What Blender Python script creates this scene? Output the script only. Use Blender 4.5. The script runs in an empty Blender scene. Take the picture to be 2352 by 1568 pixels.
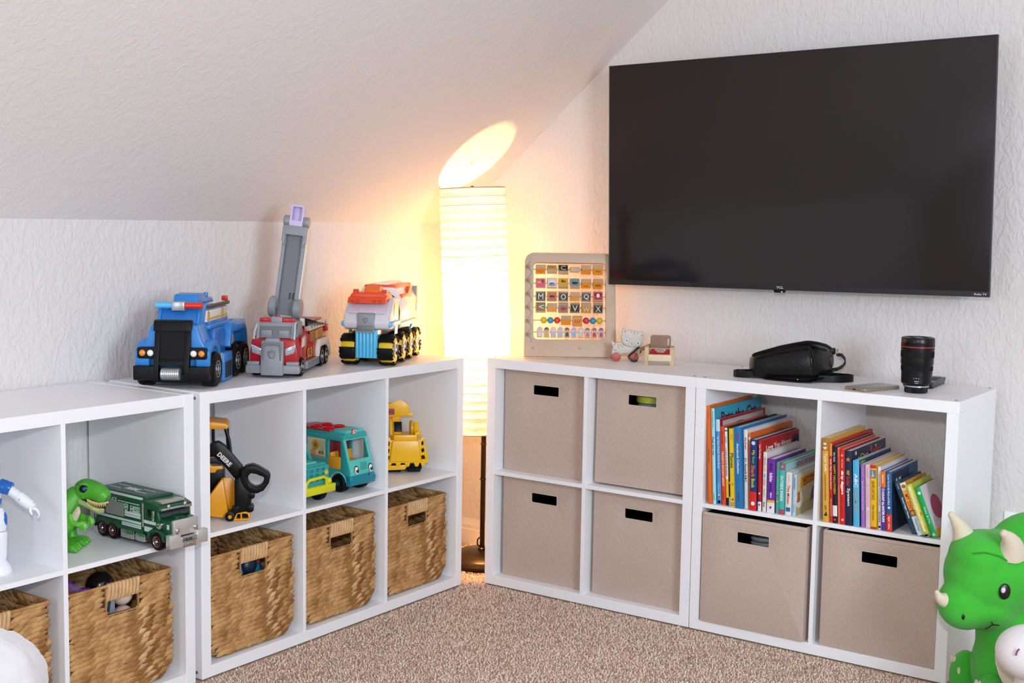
import bpy, bmesh, math, random
import numpy as np
from mathutils import Vector, Matrix, Euler
random.seed(7)
SC = bpy.context.scene
COL = SC.collection
PI = math.pi

# ---------------------------------------------------------------- camera
cam_d = bpy.data.cameras.new('camera'); cam = bpy.data.objects.new('camera', cam_d); COL.objects.link(cam)
CAM = Vector((2.44766, -3.35255, 1.21287))
RT = Vector((0.81777831, 0.57529928, 0.01641267)); UP = Vector((-0.06818098, 0.0685228, 0.99531702)); FW = Vector((-0.57148053, 0.81506771, -0.09526093))
m = Matrix.Identity(4)
for i in range(3):
    m[i][0], m[i][1], m[i][2], m[i][3] = RT[i], UP[i], -FW[i], CAM[i]
cam.matrix_world = m
cam_d.sensor_width = 36.0; cam_d.lens = 2900.466 / 2352 * 36.0; cam_d.clip_start = 0.05
SC.camera = cam

# ---------------------------------------------------------------- view, world, lights
SC.view_settings.view_transform = 'Standard'
SC.view_settings.look = 'None'
SC.view_settings.exposure = -0.05
SC.view_settings.gamma = 1.0
SC.view_settings.use_curve_mapping = False
SC.cycles.use_denoising = True
SC.cycles.max_bounces = 14; SC.cycles.diffuse_bounces = 8; SC.cycles.glossy_bounces = 4; SC.cycles.transmission_bounces = 8
SC.cycles.sample_clamp_indirect = 6.0
SC.cycles.caustics_reflective = False; SC.cycles.caustics_refractive = False
w = bpy.data.worlds.new('daylight'); SC.world = w; w.use_nodes = True
w.node_tree.nodes['Background'].inputs[0].default_value = (0.55, 0.7, 1.0, 1)
w.node_tree.nodes['Background'].inputs[1].default_value = 0.6

def area_light(name, loc, aim, size, power, color, size_y=None, shape='DISK'):
    d = bpy.data.lights.new(name, 'AREA'); d.shape = shape; d.size = size
    if size_y: d.size_y = size_y
    d.energy = power; d.color = color
    o = bpy.data.objects.new(name, d); COL.objects.link(o); o.location = loc
    o.rotation_euler = (Vector(aim) - Vector(loc)).to_track_quat('-Z', 'Y').to_euler()
    return o
# the photographer's flash, just above the camera
area_light('camera_flash', (2.46, -3.40, 1.50), (0.55, 0.2, 1.15), 0.11, 27.0, (1.0, 0.97, 0.96))
# daylight through the window in the right-hand wall
area_light('window_daylight', (4.34, -2.60, 1.45), (0.0, -0.9, 1.0), 1.35, 150.0, (0.74, 0.865, 1.0), 1.25, 'RECTANGLE')
# daylight through the window behind the camera on the left
area_light('window_daylight_rear', (0.75, -5.10, 1.40), (0.2, 0.0, 1.2), 1.3, 26.0, (0.74, 0.86, 1.0), 1.25, 'RECTANGLE')

# ---------------------------------------------------------------- materials
def lin(h):
    h = h.lstrip('#'); c = [int(h[i:i + 2], 16) / 255 for i in (0, 2, 4)]
    return tuple(x / 12.92 if x <= 0.04045 else ((x + 0.055) / 1.055) ** 2.4 for x in c) + (1.0,)
MATS = {}
def M(h, rough=0.4, metal=0.0, bump=0.0, bscale=200.0, var=0.0, vscale=30.0, spec=0.5, sheen=0.0, alpha=1.0, trans=0.0, coat=0.0):
    key = (h, rough, metal, bump, bscale, var, vscale, spec, sheen, alpha, trans, coat)
    if key in MATS: return MATS[key]
    m = bpy.data.materials.new('mat_%s_%d' % (h.lstrip('#'), len(MATS))); m.use_nodes = True
    nt = m.node_tree; b = nt.nodes['Principled BSDF']
    b.inputs['Base Color'].default_value = lin(h); b.inputs['Roughness'].default_value = rough
    b.inputs['Metallic'].default_value = metal; b.inputs['Specular IOR Level'].default_value = spec
    if sheen: b.inputs['Sheen Weight'].default_value = sheen; b.inputs['Sheen Roughness'].default_value = 0.5
    if coat: b.inputs['Coat Weight'].default_value = coat; b.inputs['Coat Roughness'].default_value = 0.08
    if trans: b.inputs['Transmission Weight'].default_value = trans
    b.inputs['Alpha'].default_value = alpha
    if bump or var:
        tc = nt.nodes.new('ShaderNodeTexCoord')
    if bump:
        n = nt.nodes.new('ShaderNodeTexNoise'); n.inputs['Scale'].default_value = bscale; n.inputs['Detail'].default_value = 3
        bp = nt.nodes.new('ShaderNodeBump'); bp.inputs['Strength'].default_value = bump; bp.inputs['Distance'].default_value = 0.002
        nt.links.new(tc.outputs['Object'], n.inputs['Vector']); nt.links.new(n.outputs['Fac'], bp.inputs['Height']); nt.links.new(bp.outputs['Normal'], b.inputs['Normal'])
    if var:
        n2 = nt.nodes.new('ShaderNodeTexNoise'); n2.inputs['Scale'].default_value = vscale; n2.inputs['Detail'].default_value = 4
        r = nt.nodes.new('ShaderNodeValToRGB'); c = lin(h)
        r.color_ramp.elements[0].color = tuple(max(0, x * (1 - var)) for x in c[:3]) + (1,); r.color_ramp.elements[0].position = 0.3
        r.color_ramp.elements[1].color = tuple(min(1, x * (1 + var)) for x in c[:3]) + (1,); r.color_ramp.elements[1].position = 0.7
        nt.links.new(tc.outputs['Object'], n2.inputs['Vector']); nt.links.new(n2.outputs['Fac'], r.inputs['Fac']); nt.links.new(r.outputs['Color'], b.inputs['Base Color'])
    MATS[key] = m
    return m
PL = lambda h, r=0.32: M(h, r, coat=0.0)          # toy plastic

# ---------------------------------------------------------------- mesh builder
class MB:
    def __init__(s, mm=False): s.bm = bmesh.new(); s.k = 0.001 if mm else 1.0
    def v(s, p): return s.bm.verts.new((p[0] * s.k, p[1] * s.k, p[2] * s.k))
    def box(s, x0, x1, y0, y1, z0, z1): return s.prism([(x0, y0), (x1, y0), (x1, y1), (x0, y1)], 'z', z0, z1)
    def prism(s, poly, ax, a, b, poly2=None):
        f = {'x': lambda p, t: (t, p[0], p[1]), 'y': lambda p, t: (p[0], t, p[1]), 'z': lambda p, t: (p[0], p[1], t)}[ax]
        A = [s.v(f(p, a)) for p in poly]; B = [s.v(f(p, b)) for p in (poly2 or poly)]
        n = len(A)
        s.bm.faces.new(A); s.bm.faces.new(B[::-1])
        for i in range(n): s.bm.faces.new((A[i], B[i], B[(i + 1) % n], A[(i + 1) % n]))
        return s
    def loft(s, rings, cap=True, close=True):
        R = [[s.v(p) for p in r] for r in rings]; n = len(R[0])
        for a, b in zip(R, R[1:]):
            for i in range(n if close else n - 1): s.bm.faces.new((a[i], a[(i + 1) % n], b[(i + 1) % n], b[i]))
        if cap and close: s.bm.faces.new(R[0][::-1]); s.bm.faces.new(R[-1])
        return s
    def cyl(s, p0, p1, r0, r1=None, n=20):
        r1 = r0 if r1 is None else r1
        p0, p1 = Vector(p0), Vector(p1); d = (p1 - p0).normalized(); u = d.orthogonal().normalized(); w_ = d.cross(u)
        R = [[p + (u * math.cos(2 * PI * i / n) + w_ * math.sin(2 * PI * i / n)) * r for i in range(n)] for p, r in ((p0, r0), (p1, r1))]
        return s.loft(R)
    def ring(s, p0, p1, ro, ri, n=28):
        p0, p1 = Vector(p0), Vector(p1); d = (p1 - p0).normalized(); u = d.orthogonal().normalized(); w_ = d.cross(u)
        R = [[s.v(p + (u * math.cos(2 * PI * i / n) + w_ * math.sin(2 * PI * i / n)) * r) for i in range(n)] for p, r in ((p0, ri), (p0, ro), (p1, ro), (p1, ri))]
        for a in range(4):
            A, B = R[a], R[(a + 1) % 4]
            for i in range(n): s.bm.faces.new((A[i], A[(i + 1) % n], B[(i + 1) % n], B[i]))
        return s
    def tube(s, path, r, n=8, closed=False, flat=None):
        P = [Vector(p) for p in path]; rings = []; N = len(P); prev = None
        for i, p in enumerate(P):
            a = P[(i - 1) % N] if closed or i > 0 else p; b = P[(i + 1) % N] if closed or i < N - 1 else p
            d = (b - a).normalized()
            u = d.orthogonal().normalized() if prev is None else (prev - d * prev.dot(d)).normalized()
            prev = u; w_ = d.cross(u)
            ri = r[i] if isinstance(r, (list, tuple)) else r
            rings.append([p + u * math.cos(2 * PI * k / n) * ri + w_ * math.sin(2 * PI * k / n) * ri for k in range(n)])
        if closed:
            R = [[s.v(q) for q in g] for g in rings]
            for j in range(N):
                a, b = R[j], R[(j + 1) % N]
                for k in range(n): s.bm.faces.new((a[k], a[(k + 1) % n], b[(k + 1) % n], b[k]))
            return s
        return s.loft(rings)
    def ribbon(s, path, width, thick, wdir):
        """a flat strap following path, its width along wdir(i)"""
        P = [Vector(p) for p in path]; rings = []; N = len(P)
        for i, p in enumerate(P):
            d = (P[min(i + 1, N - 1)] - P[max(i - 1, 0)]).normalized(); wd = Vector(wdir(i) if callable(wdir) else wdir)
            wd = (wd - d * wd.dot(d)).normalized(); t = d.cross(wd)
            rings.append([p + wd * width / 2 + t * thick / 2, p - wd * width / 2 + t * thick / 2, p - wd * width / 2 - t * thick / 2, p + wd * width / 2 - t * thick / 2])
        return s.loft(rings)
    def lathe(s, prof, c=(0, 0, 0), n=32, ax='z'):
        f = {'z': lambda r, a, h: (c[0] + r * math.cos(a), c[1] + r * math.sin(a), c[2] + h), 'x': lambda r, a, h: (c[0] + h, c[1] + r * math.cos(a), c[2] + r * math.sin(a)), 'y': lambda r, a, h: (c[0] + r * math.cos(a), c[1] + h, c[2] + r * math.sin(a))}[ax]
        return s.loft([[f(max(r, 1e-5), 2 * PI * i / n, h) for i in range(n)] for r, h in prof])
    def ball(s, c, r, nu=20, nv=12, rot=None):
        r = (r, r, r) if not isinstance(r, (tuple, list)) else r; rings = []
        for j in range(nv + 1):
            t = PI * j / nv; t = min(max(t, 0.02), PI - 0.02)
            ring = []
            for i in range(nu):
                p = Vector((r[0] * math.sin(t) * math.cos(2 * PI * i / nu), r[1] * math.sin(t) * math.sin(2 * PI * i / nu), -r[2] * math.cos(t)))
                if rot is not None: p = rot @ p
                ring.append(p + Vector(c))
            rings.append(ring)
        return s.loft(rings)
    def plate(s, outer, holes, ax, a, b):
        f = {'x': lambda p, t: (t, p[0], p[1]), 'y': lambda p, t: (p[0], t, p[1]), 'z': lambda p, t: (p[0], p[1], t)}[ax]
        loops = []
        for L in [outer] + holes: loops.append(([s.v(f(p, a)) for p in L], [s.v(f(p, b)) for p in L]))
        for side in (0, 1):
            ed = []
            for lp in loops:
                vs = lp[side]
                for i in range(len(vs)): ed.append(s.bm.edges.new((vs[i], vs[(i + 1) % len(vs)])))
            bmesh.ops.triangle_fill(s.bm, use_beauty=True, use_dissolve=False, edges=ed)
        for A, B in loops:
            n = len(A)
            for i in range(n):
                try: s.bm.faces.new((A[i], A[(i + 1) % n], B[(i + 1) % n], B[i]))
                except ValueError: pass
        return s
    def xf(s, mat):
        """transform everything added so far"""
        bmesh.ops.transform(s.bm, matrix=mat, verts=s.bm.verts[:]); return s
    def mesh(s, name, bev=0.0, seg=2, smooth=35.0):
        bm = s.bm
        bmesh.ops.recalc_face_normals(bm, faces=bm.faces[:])
        if bev:
            ed = [e for e in bm.edges if len(e.link_faces) == 2 and e.calc_face_angle(0) > 0.6]
            bmesh.ops.bevel(bm, geom=ed, offset=bev * s.k, segments=seg, affect='EDGES', clamp_overlap=True, profile=0.5)
        me = bpy.data.meshes.new(name); bm.to_mesh(me); bm.free()
        if len(me.polygons):
            me.polygons.foreach_set('use_smooth', [True] * len(me.polygons))
            me.set_sharp_from_angle(angle=math.radians(smooth))
        return me

def link(name, me, mat, parent=None, label=None):
    o = bpy.data.objects.new(name, me); COL.objects.link(o)
    if mat is not None and len(me.materials) == 0: me.materials.append(mat)
    if parent is not None: o.parent = parent
    if label: o['label'] = label
    return o
def part(name, mb, mat, parent=None, label=None, bev=0.0, seg=2, smooth=35.0):
    return link(name, mb.mesh(name, bev, seg, smooth), mat, parent, label)
def tag(o, label, cat, group=None, kind=None):
    o['label'] = label; o['category'] = cat
    if group: o['group'] = group
    if kind: o['kind'] = kind
    return o
def thing(name, label, cat, loc=(0, 0, 0), deg=0.0, group=None):
    o = bpy.data.objects.new(name, None); COL.objects.link(o); o.empty_display_size = 0.05
    o.location = loc; o.rotation_euler = (0, 0, math.radians(deg))
    return tag(o, label, cat, group)
def struct(o): o['kind'] = 'structure'; return o

FONT_CACHE = {}
def text_mesh(txt, bold=0.0, ext=0.0002):
    k = (txt, bold)
    if k not in FONT_CACHE:
        c = bpy.data.curves.new('lettering', 'FONT'); c.body = txt; c.size = 1.0; c.offset = bold; c.resolution_u = 2
        o = bpy.data.objects.new('lettering', c)
        me = bpy.data.meshes.new_from_object(o)
        n = len(me.vertices); co = np.empty(n * 3); me.vertices.foreach_get('co', co); co = co.reshape(-1, 3)
        bpy.data.objects.remove(o); bpy.data.curves.remove(c)
        FONT_CACHE[k] = (me, co[:, 0].min(), co[:, 0].max(), co[:, 1].min(), co[:, 1].max())
    return FONT_CACHE[k]
def letters(parent, txt, o, xd, yd, w, h, mat, name='lettering', bold=0.02, lift=0.0004):
    """flat lettering: centred at o, running along xd, upright along yd, fitted to w x h (local to parent)"""
    me, x0, x1, y0, y1 = text_mesh(txt, bold)
    me = me.copy(); me.materials.clear()
    xd, yd, o = Vector(xd).normalized(), Vector(yd).normalized(), Vector(o); nn = xd.cross(yd)
    sx, sy = w / (x1 - x0), h / (y1 - y0)
    n = len(me.vertices); co = np.empty(n * 3); me.vertices.foreach_get('co', co); co = co.reshape(-1, 3)
    a = (co[:, 0] - (x0 + x1) / 2) * sx; b = (co[:, 1] - (y0 + y1) / 2) * sy
    out = np.array(o) + np.outer(a, np.array(xd)) + np.outer(b, np.array(yd)) + np.array(nn) * lift
    me.vertices.foreach_set('co', out.ravel()); me.update()
    return link(name, me, mat, parent)

def rrect(x0, x1, y0, y1, r, n=5):
    P = []
    for cx, cy, a0 in ((x1 - r, y1 - r, 0), (x0 + r, y1 - r, 90), (x0 + r, y0 + r, 180), (x1 - r, y0 + r, 270)):
        for i in range(n + 1):
            a = math.radians(a0 + 90 * i / n); P.append((cx + r * math.cos(a), cy + r * math.sin(a)))
    return P
def circle(cx, cy, r, n=24, ry=None): return [(cx + r * math.cos(2 * PI * i / n), cy + (ry or r) * math.sin(2 * PI * i / n)) for i in range(n)]
# ================================================================ the setting
XW, YW = -0.452, 0.397            # left knee wall and screen wall
KZ, SLOPE, CZ = 1.197, 0.848, 2.44
XR, YF = 4.40, -5.20

def plaster(h, strength=0.35, scale=55.0):
    m = bpy.data.materials.new('textured_plaster'); m.use_nodes = True; nt = m.node_tree; b = nt.nodes['Principled BSDF']
    b.inputs['Base Color'].default_value = lin(h); b.inputs['Roughness'].default_value = 0.75; b.inputs['Specular IOR Level'].default_value = 0.25
    tc = nt.nodes.new('ShaderNodeTexCoord')
    mp = nt.nodes.new('ShaderNodeMapping'); mp.inputs['Rotation'].default_value = (0.5, 0.35, 0.6); mp.inputs['Scale'].default_value = (1.0, 1.0, 0.55)
    n1 = nt.nodes.new('ShaderNodeTexNoise'); n1.inputs['Scale'].default_value = scale; n1.inputs['Detail'].default_value = 3.0; n1.inputs['Distortion'].default_value = 0.9
    r = nt.nodes.new('ShaderNodeValToRGB'); r.color_ramp.elements[0].position = 0.42; r.color_ramp.elements[1].position = 0.60
    n2 = nt.nodes.new('ShaderNodeTexNoise'); n2.inputs['Scale'].default_value = scale * 3.2; n2.inputs['Detail'].default_value = 2.0
    mx = nt.nodes.new('ShaderNodeMath'); mx.operation = 'MULTIPLY_ADD'; mx.inputs[1].default_value = 0.35
    bp = nt.nodes.new('ShaderNodeBump'); bp.inputs['Strength'].default_value = strength; bp.inputs['Distance'].default_value = 0.004
    L = nt.links.new
    L(tc.outputs['Object'], mp.inputs['Vector']); L(mp.outputs['Vector'], n1.inputs['Vector']); L(mp.outputs['Vector'], n2.inputs['Vector'])
    L(n1.outputs['Fac'], r.inputs['Fac']); L(n2.outputs['Fac'], mx.inputs[0]); L(r.outputs['Color'], mx.inputs[2]); L(mx.outputs[0], bp.inputs['Height']); L(bp.outputs['Normal'], b.inputs['Normal'])
    return m
WALL = plaster('#DAD6D4'); CEIL = plaster('#DEDAD9', 0.22, 50.0)
TRIM = M('#E9E6E2', 0.35)

xs = XW + (CZ - KZ) / SLOPE       # where the slope meets the flat ceiling
struct(part('wall_left', MB().box(XW - 0.1, XW, YF, YW + 0.1, -0.05, KZ + 0.02), WALL))
struct(part('ceiling', MB().prism([(XW - 0.1, KZ - 0.1 * SLOPE), (XW, KZ), (xs, CZ), (XR + 0.1, CZ), (XR + 0.1, CZ + 0.1), (xs - 0.05, CZ + 0.1), (XW - 0.1, KZ + 0.05)], 'y', YF - 0.1, YW + 0.1), CEIL, smooth=10))
struct(part('wall_back', MB().box(XW - 0.1, XR + 0.1, YW, YW + 0.1, -0.05, CZ + 0.05), WALL))
# walls out of view, each with a window opening
def wall_with_window(name, ax, a, b, lo, hi, wlo, whi, z0, z1):
    mb = MB(); P = [(lo, -0.05), (hi, -0.05), (hi, CZ + 0.05), (lo, CZ + 0.05)]
    mb.plate(P, [[(wlo, z0), (whi, z0), (whi, z1), (wlo, z1)]], ax, a, b)
    return struct(part(name, mb, WALL, smooth=10))
wall_with_window('wall_right', 'x', XR, XR + 0.1, YF - 0.1, YW + 0.1, -3.30, -1.90, 0.8, 2.1)
wall_with_window('wall_front', 'y', YF - 0.1, YF, XW - 0.1, XR + 0.1, 0.05, 1.45, 0.75, 2.05)
def window(n, ax, at, lo, hi, z0, z1):
    mb = MB(); f = 0.05
    def bx(a0, a1, c0, c1):
        mb.box(at, at + 0.06, a0, a1, c0, c1) if ax == 'x' else mb.box(a0, a1, at, at + 0.06, c0, c1)
    bx(lo, lo + f, z0, z1); bx(hi - f, hi, z0, z1); bx(lo, hi, z0, z0 + f); bx(lo, hi, z1 - f, z1); bx(lo, hi, (z0 + z1) / 2 - 0.02, (z0 + z1) / 2 + 0.02)
    fr = struct(part('window_%d' % n, mb, TRIM))
    g = MB()
    g.box(at + 0.025, at + 0.031, lo, hi, z0, z1) if ax == 'x' else g.box(lo, hi, at + 0.025, at + 0.031, z0, z1)
    part('pane', g, M('#FFFFFF', 0.02, trans=1.0), fr)
window(1, 'x', XR + 0.01, -3.30, -1.90, 0.8, 2.1)
window(2, 'y', YF - 0.08, 0.05, 1.45, 0.75, 2.05)

def baseboard(name, ax, at, lo, hi, sgn):
    prof = [(0, -0.01), (0.014, -0.01), (0.014, 0.052), (0.010, 0.056), (0.010, 0.070), (0.006, 0.080), (0.004, 0.092), (0, 0.092)]
    P = [(at + sgn * d, z) for d, z in prof]
    mb = MB()
    if ax == 'y': mb.prism([(p[0], p[1]) for p in P], 'x', lo, hi)
    else: mb.prism([(p[0], p[1]) for p in P], 'y', lo, hi)
    return struct(part(name, mb, TRIM, smooth=20))
baseboard('baseboard_back', 'y', YW, XW, XR, -1)
baseboard('baseboard_left', 'x', XW, YF, YW, 1)

# ---------------------------------------------------------------- carpet
def carpet_mat(h1, h2, h3):
    m = bpy.data.materials.new('carpet_yarn'); m.use_nodes = True; nt = m.node_tree; b = nt.nodes['Principled BSDF']
    b.inputs['Roughness'].default_value = 0.95; b.inputs['Specular IOR Level'].default_value = 0.1; b.inputs['Sheen Weight'].default_value = 0.25
    g = nt.nodes.new('ShaderNodeNewGeometry'); r = nt.nodes.new('ShaderNodeValToRGB'); e = r.color_ramp.elements
    e[0].position = 0.0; e[0].color = lin(h1); e[1].position = 1.0; e[1].color = lin(h3); k = e.new(0.16); k.color = lin(h2); k = e.new(0.75); k.color = lin(h3)
    nt.links.new(g.outputs['Random Per Island'], r.inputs['Fac']); nt.links.new(r.outputs['Color'], b.inputs['Base Color'])
    return m
floor = struct(part('floor', MB().box(XW - 0.1, XR + 0.1, YF - 0.1, YW + 0.1, -0.06, -0.004), M('#B59C88', 0.95, bump=1.0, bscale=420.0, var=0.35, vscale=260.0)))
def tufts():
    rng = np.random.default_rng(5)
    step = 0.0062
    gx, gy = np.meshgrid(np.arange(XW + 0.02, 2.15, step), np.arange(-1.85, YW - 0.02, step))
    x = gx.ravel() + rng.uniform(-.5, .5, gx.size) * step; y = gy.ravel() + rng.uniform(-.5, .5, gx.size) * step
    keep = ~((x < -0.040) & (y < -0.055)) & ~((x > -0.010) & (x < 1.540) & (y > -0.010)) & ~((x > 1.53) & (y > -0.62) & (y < 0.14) & (x - 1.53 > (-0.13 - y) * 0.9)) & ~((x > 1.95) & (y < -0.9))
    x, y = x[keep], y[keep]; n = len(x)
    L = rng.uniform(0.008, 0.0135, n); r = rng.uniform(0.0016, 0.0026, n)
    th = rng.uniform(0, 2 * PI, n); lean = rng.uniform(0.1, 1.15, n)
    d = np.stack([np.cos(th) * np.sin(lean), np.sin(th) * np.sin(lean), np.cos(lean)], 1)
    base = np.stack([x, y, np.full(n, -0.007)], 1)
    mid = base + d * (L * 0.55)[:, None] + np.array([0, 0, 0.0012]); tip = base + d * L[:, None]; tip[:, 2] -= 0.001
    a0 = rng.uniform(0, 2 * PI, n)
    V = np.empty((n, 7, 3))
    for k in range(3):
        a = a0 + k * 2 * PI / 3; c = np.stack([np.cos(a), np.sin(a), np.zeros(n)], 1)
        V[:, k] = base + c * (r * 0.9)[:, None]; V[:, 3 + k] = mid + c * (r * 1.15)[:, None]
    V[:, 6] = tip
    F = np.array([(0, 1, 4), (0, 4, 3), (1, 2, 5), (1, 5, 4), (2, 0, 3), (2, 3, 5), (3, 4, 6), (4, 5, 6), (5, 3, 6)])
    faces = (F[None] + (np.arange(n) * 7)[:, None, None]).reshape(-1, 3)
    me = bpy.data.meshes.new('carpet_pile'); me.vertices.add(n * 7); me.vertices.foreach_set('co', V.ravel().astype(np.float32))
    me.loops.add(faces.size); me.loops.foreach_set('vertex_index', faces.ravel().astype(np.int32))
    me.polygons.add(len(faces)); me.polygons.foreach_set('loop_start', np.arange(0, faces.size, 3, dtype=np.int32))
    me.update(calc_edges=True); me.validate()
    return me
cp = link('carpet_pile', tufts(), carpet_mat('#937866', '#D2B59E', '#F0DACA'))
tag(cp, 'beige twisted pile of the fitted carpet in front of the shelves', 'carpet', kind='stuff')

# ---------------------------------------------------------------- cube shelving units
WHITE = M('#EFF0F3', 0.36, spec=0.4); WHITE2 = M('#DDDEE2', 0.42, spec=0.4); SCREW = M('#6E6E72', 0.4, 0.6)
ZS = 0.386                          # top of the middle shelf
def cube_unit(label, loc, deg, W, n, t=0.0315, ti=0.0124, H=0.76, Dp=0.368, over=True, group=None):
    u = thing('cube_shelf', label, 'shelf', loc, deg, group)
    if over:
        part('top_panel', MB().box(-0.0012, W + 0.0012, -0.001, Dp, H - t, H), WHITE, u, bev=0.0008, seg=1)
        part('bottom_panel', MB().box(0, W, 0, Dp, 0, t), WHITE, u, bev=0.0008, seg=1)
        za, zb = t, H - t
        for x in (0, W - t): part('side_panel', MB().box(x, x + t, 0, Dp, za, zb), WHITE, u, bev=0.0006, seg=1)
    else:
        for x in (0, W - t): part('side_panel', MB().box(x, x + t, -0.001, Dp, 0, H + 0.0008), WHITE, u, bev=0.0008, seg=1)
        part('top_panel', MB().box(t, W - t, 0, Dp, H - t, H), WHITE, u, bev=0.0006, seg=1)
        part('bottom_panel', MB().box(t, W - t, 0, Dp, 0, t), WHITE, u, bev=0.0006, seg=1)
    cw = (W - 2 * t - (n - 1) * ti) / n
    for i in range(n):
        x = t + i * (cw + ti)
        part('shelf_board', MB().box(x, x + cw, 0.001, Dp - 0.004, ZS - ti, ZS), WHITE, u, bev=0.0005, seg=1)
        if i: part('divider', MB().box(x - ti, x, 0.001, Dp - 0.002, t, H - t), WHITE, u, bev=0.0005, seg=1)
    def screw(p, d):
        p = Vector(p); d = Vector(d)
        part('screw', MB().ring(p - d * 0.001, p + d * 0.0008, 0.0042, 0.0016, 14), SCREW, u)
    if over:
        for x in (0.0155, W - 0.0155):
            for y in (0.024, Dp - 0.012): screw((x, y, H), (0, 0, 1))
    else:
        for z in (0.016, H - 0.016):
            for y in (0.02, Dp - 0.03): screw((0, y, z), (-1, 0, 0))
    return u
WA, WC, WD = 0.7629, 1.1162, 0.7685
cube_unit('white two-by-two cube shelf holding four beige fabric bins beside the lamp', (0, 0, 0), 0, WA, 2)
cube_unit('white cube shelf with two rows of books above beige bins', (0.7660, 0, 0), 0, WA, 2)
cube_unit('white three-column cube shelf under the three big toy trucks', (-0.0503, -1.1807, 0), 90, WC, 3, over=False)
cube_unit('white cube shelf at the left edge holding the robot and green truck', (-0.0498, -1.2028 - WD, 0), 90, WD, 2, Dp=0.388, over=False)

# ---------------------------------------------------------------- fabric bins
def fabric(h):
    m = bpy.data.materials.new('bin_linen'); m.use_nodes = True; nt = m.node_tree; b = nt.nodes['Principled BSDF']; L = nt.links.new
    b.inputs['Roughness'].default_value = 0.9; b.inputs['Specular IOR Level'].default_value = 0.15; b.inputs['Sheen Weight'].default_value = 0.15
    tc = nt.nodes.new('ShaderNodeTexCoord'); c = lin(h)
    cols = []
    for sc in ((900, 900, 60), (60, 60, 900)):
        mp = nt.nodes.new('ShaderNodeMapping'); mp.inputs['Scale'].default_value = sc
        n = nt.nodes.new('ShaderNodeTexNoise'); n.inputs['Scale'].default_value = 1.0; n.inputs['Detail'].default_value = 2
        L(tc.outputs['Object'], mp.inputs['Vector']); L(mp.outputs['Vector'], n.inputs['Vector']); cols.append(n)
    a = nt.nodes.new('ShaderNodeMath'); a.operation = 'ADD'; L(cols[0].outputs['Fac'], a.inputs[0]); L(cols[1].outputs['Fac'], a.inputs[1])
    h_ = nt.nodes.new('ShaderNodeMath'); h_.operation = 'MULTIPLY'; h_.inputs[1].default_value = 0.5; L(a.outputs[0], h_.inputs[0])
    r = nt.nodes.new('ShaderNodeValToRGB'); r.color_ramp.elements[0].position = 0.35; r.color_ramp.elements[1].position = 0.65
    r.color_ramp.elements[0].color = tuple(x * 0.86 for x in c[:3]) + (1,); r.color_ramp.elements[1].color = tuple(min(1, x * 1.12) for x in c[:3]) + (1,)
    bp = nt.nodes.new('ShaderNodeBump'); bp.inputs['Strength'].default_value = 0.3; bp.inputs['Distance'].default_value = 0.001
    L(h_.outputs[0], r.inputs['Fac']); L(r.outputs['Color'], b.inputs['Base Color']); L(h_.outputs[0], bp.inputs['Height']); L(bp.outputs['Normal'], b.inputs['Normal'])
    return m
LINEN = fabric('#BFACA0'); LINEN_D = M('#A8968B', 0.9); BLACK_LINING = M('#0A0A0B', 0.9, spec=0.1)
def fabric_bin(label, x, y, z, tilt=0.0, w_=0.325, h=0.336, d=0.30, yaw=0.0):
    u = thing('fabric_bin', label, 'bin', (x, y, z), yaw, 'beige fabric storage bins')
    u.rotation_euler = (math.radians(tilt), 0, math.radians(yaw))
    sx0, sx1, sz0, sz1 = w_ / 2 - 0.0505, w_ / 2 + 0.0505, h - 0.075, h - 0.0425
    part('front_panel', MB().plate(rrect(0, w_, 0, h, 0.005), [rrect(sx0, sx1, sz0, sz1, 0.004)], 'y', 0, 0.006), LINEN, u, bev=0.0012, seg=2)
    mb = MB().box(0, 0.005, 0.006, d, 0, h).box(w_ - 0.005, w_, 0.006, d, 0, h).box(0.005, w_ - 0.005, d - 0.005, d, 0, h).box(0.005, w_ - 0.005, 0.006, d - 0.005, 0, 0.005)
    part('body', mb, LINEN, u)
    li = MB().box(0.0052, 0.007, 0.0065, d - 0.006, 0.006, h - 0.002).box(w_ - 0.007, w_ - 0.0052, 0.0065, d - 0.006, 0.006, h - 0.002).box(0.007, w_ - 0.007, d - 0.0075, d - 0.0055, 0.006, h - 0.002).box(0.007, w_ - 0.007, 0.0065, d - 0.0075, 0.0055, 0.008)
    li.box(0.007, w_ - 0.007, 0.03, d - 0.0075, h - 0.006, h - 0.003)
    part('lining', li, BLACK_LINING, u, label='black inner lining')
    P = rrect(sx0, sx1, sz0, sz1, 0.004, 3)
    part('slot_edging', MB().tube([(p[0], -0.0002, p[1]) for p in P], 0.0011, 6, closed=True), M('#CDBFB4', 0.85), u, label='pale stitched slot edge')
    part('seam', MB().box(0.004, w_ - 0.004, -0.0006, 0.0004, h - 0.0095, h - 0.0085), LINEN_D, u)
    return u
fabric_bin('beige fabric bin in the upper left cube, nearest the paper lamp', 0.0405, 0.046, ZS + 0.0004)
fabric_bin('beige fabric bin with a green lid showing through its slot', 0.4005, 0.036, ZS + 0.0065, tilt=-1.0, h=0.332)
fabric_bin('beige fabric bin below the one nearest the paper lamp', 0.049, 0.034, 0.0318)
fabric_bin('beige fabric bin below the bin with the green lid', 0.4025, 0.033, 0.0318)
fabric_bin('beige fabric bin with a grey coiled thing behind its slot', 0.8035, -0.006, 0.0318, h=0.331)
fabric_bin('beige fabric bin beside the green dinosaur plush, below the leaning books', 1.1735, 0.004, 0.0318, w_=0.322, h=0.333)
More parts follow.
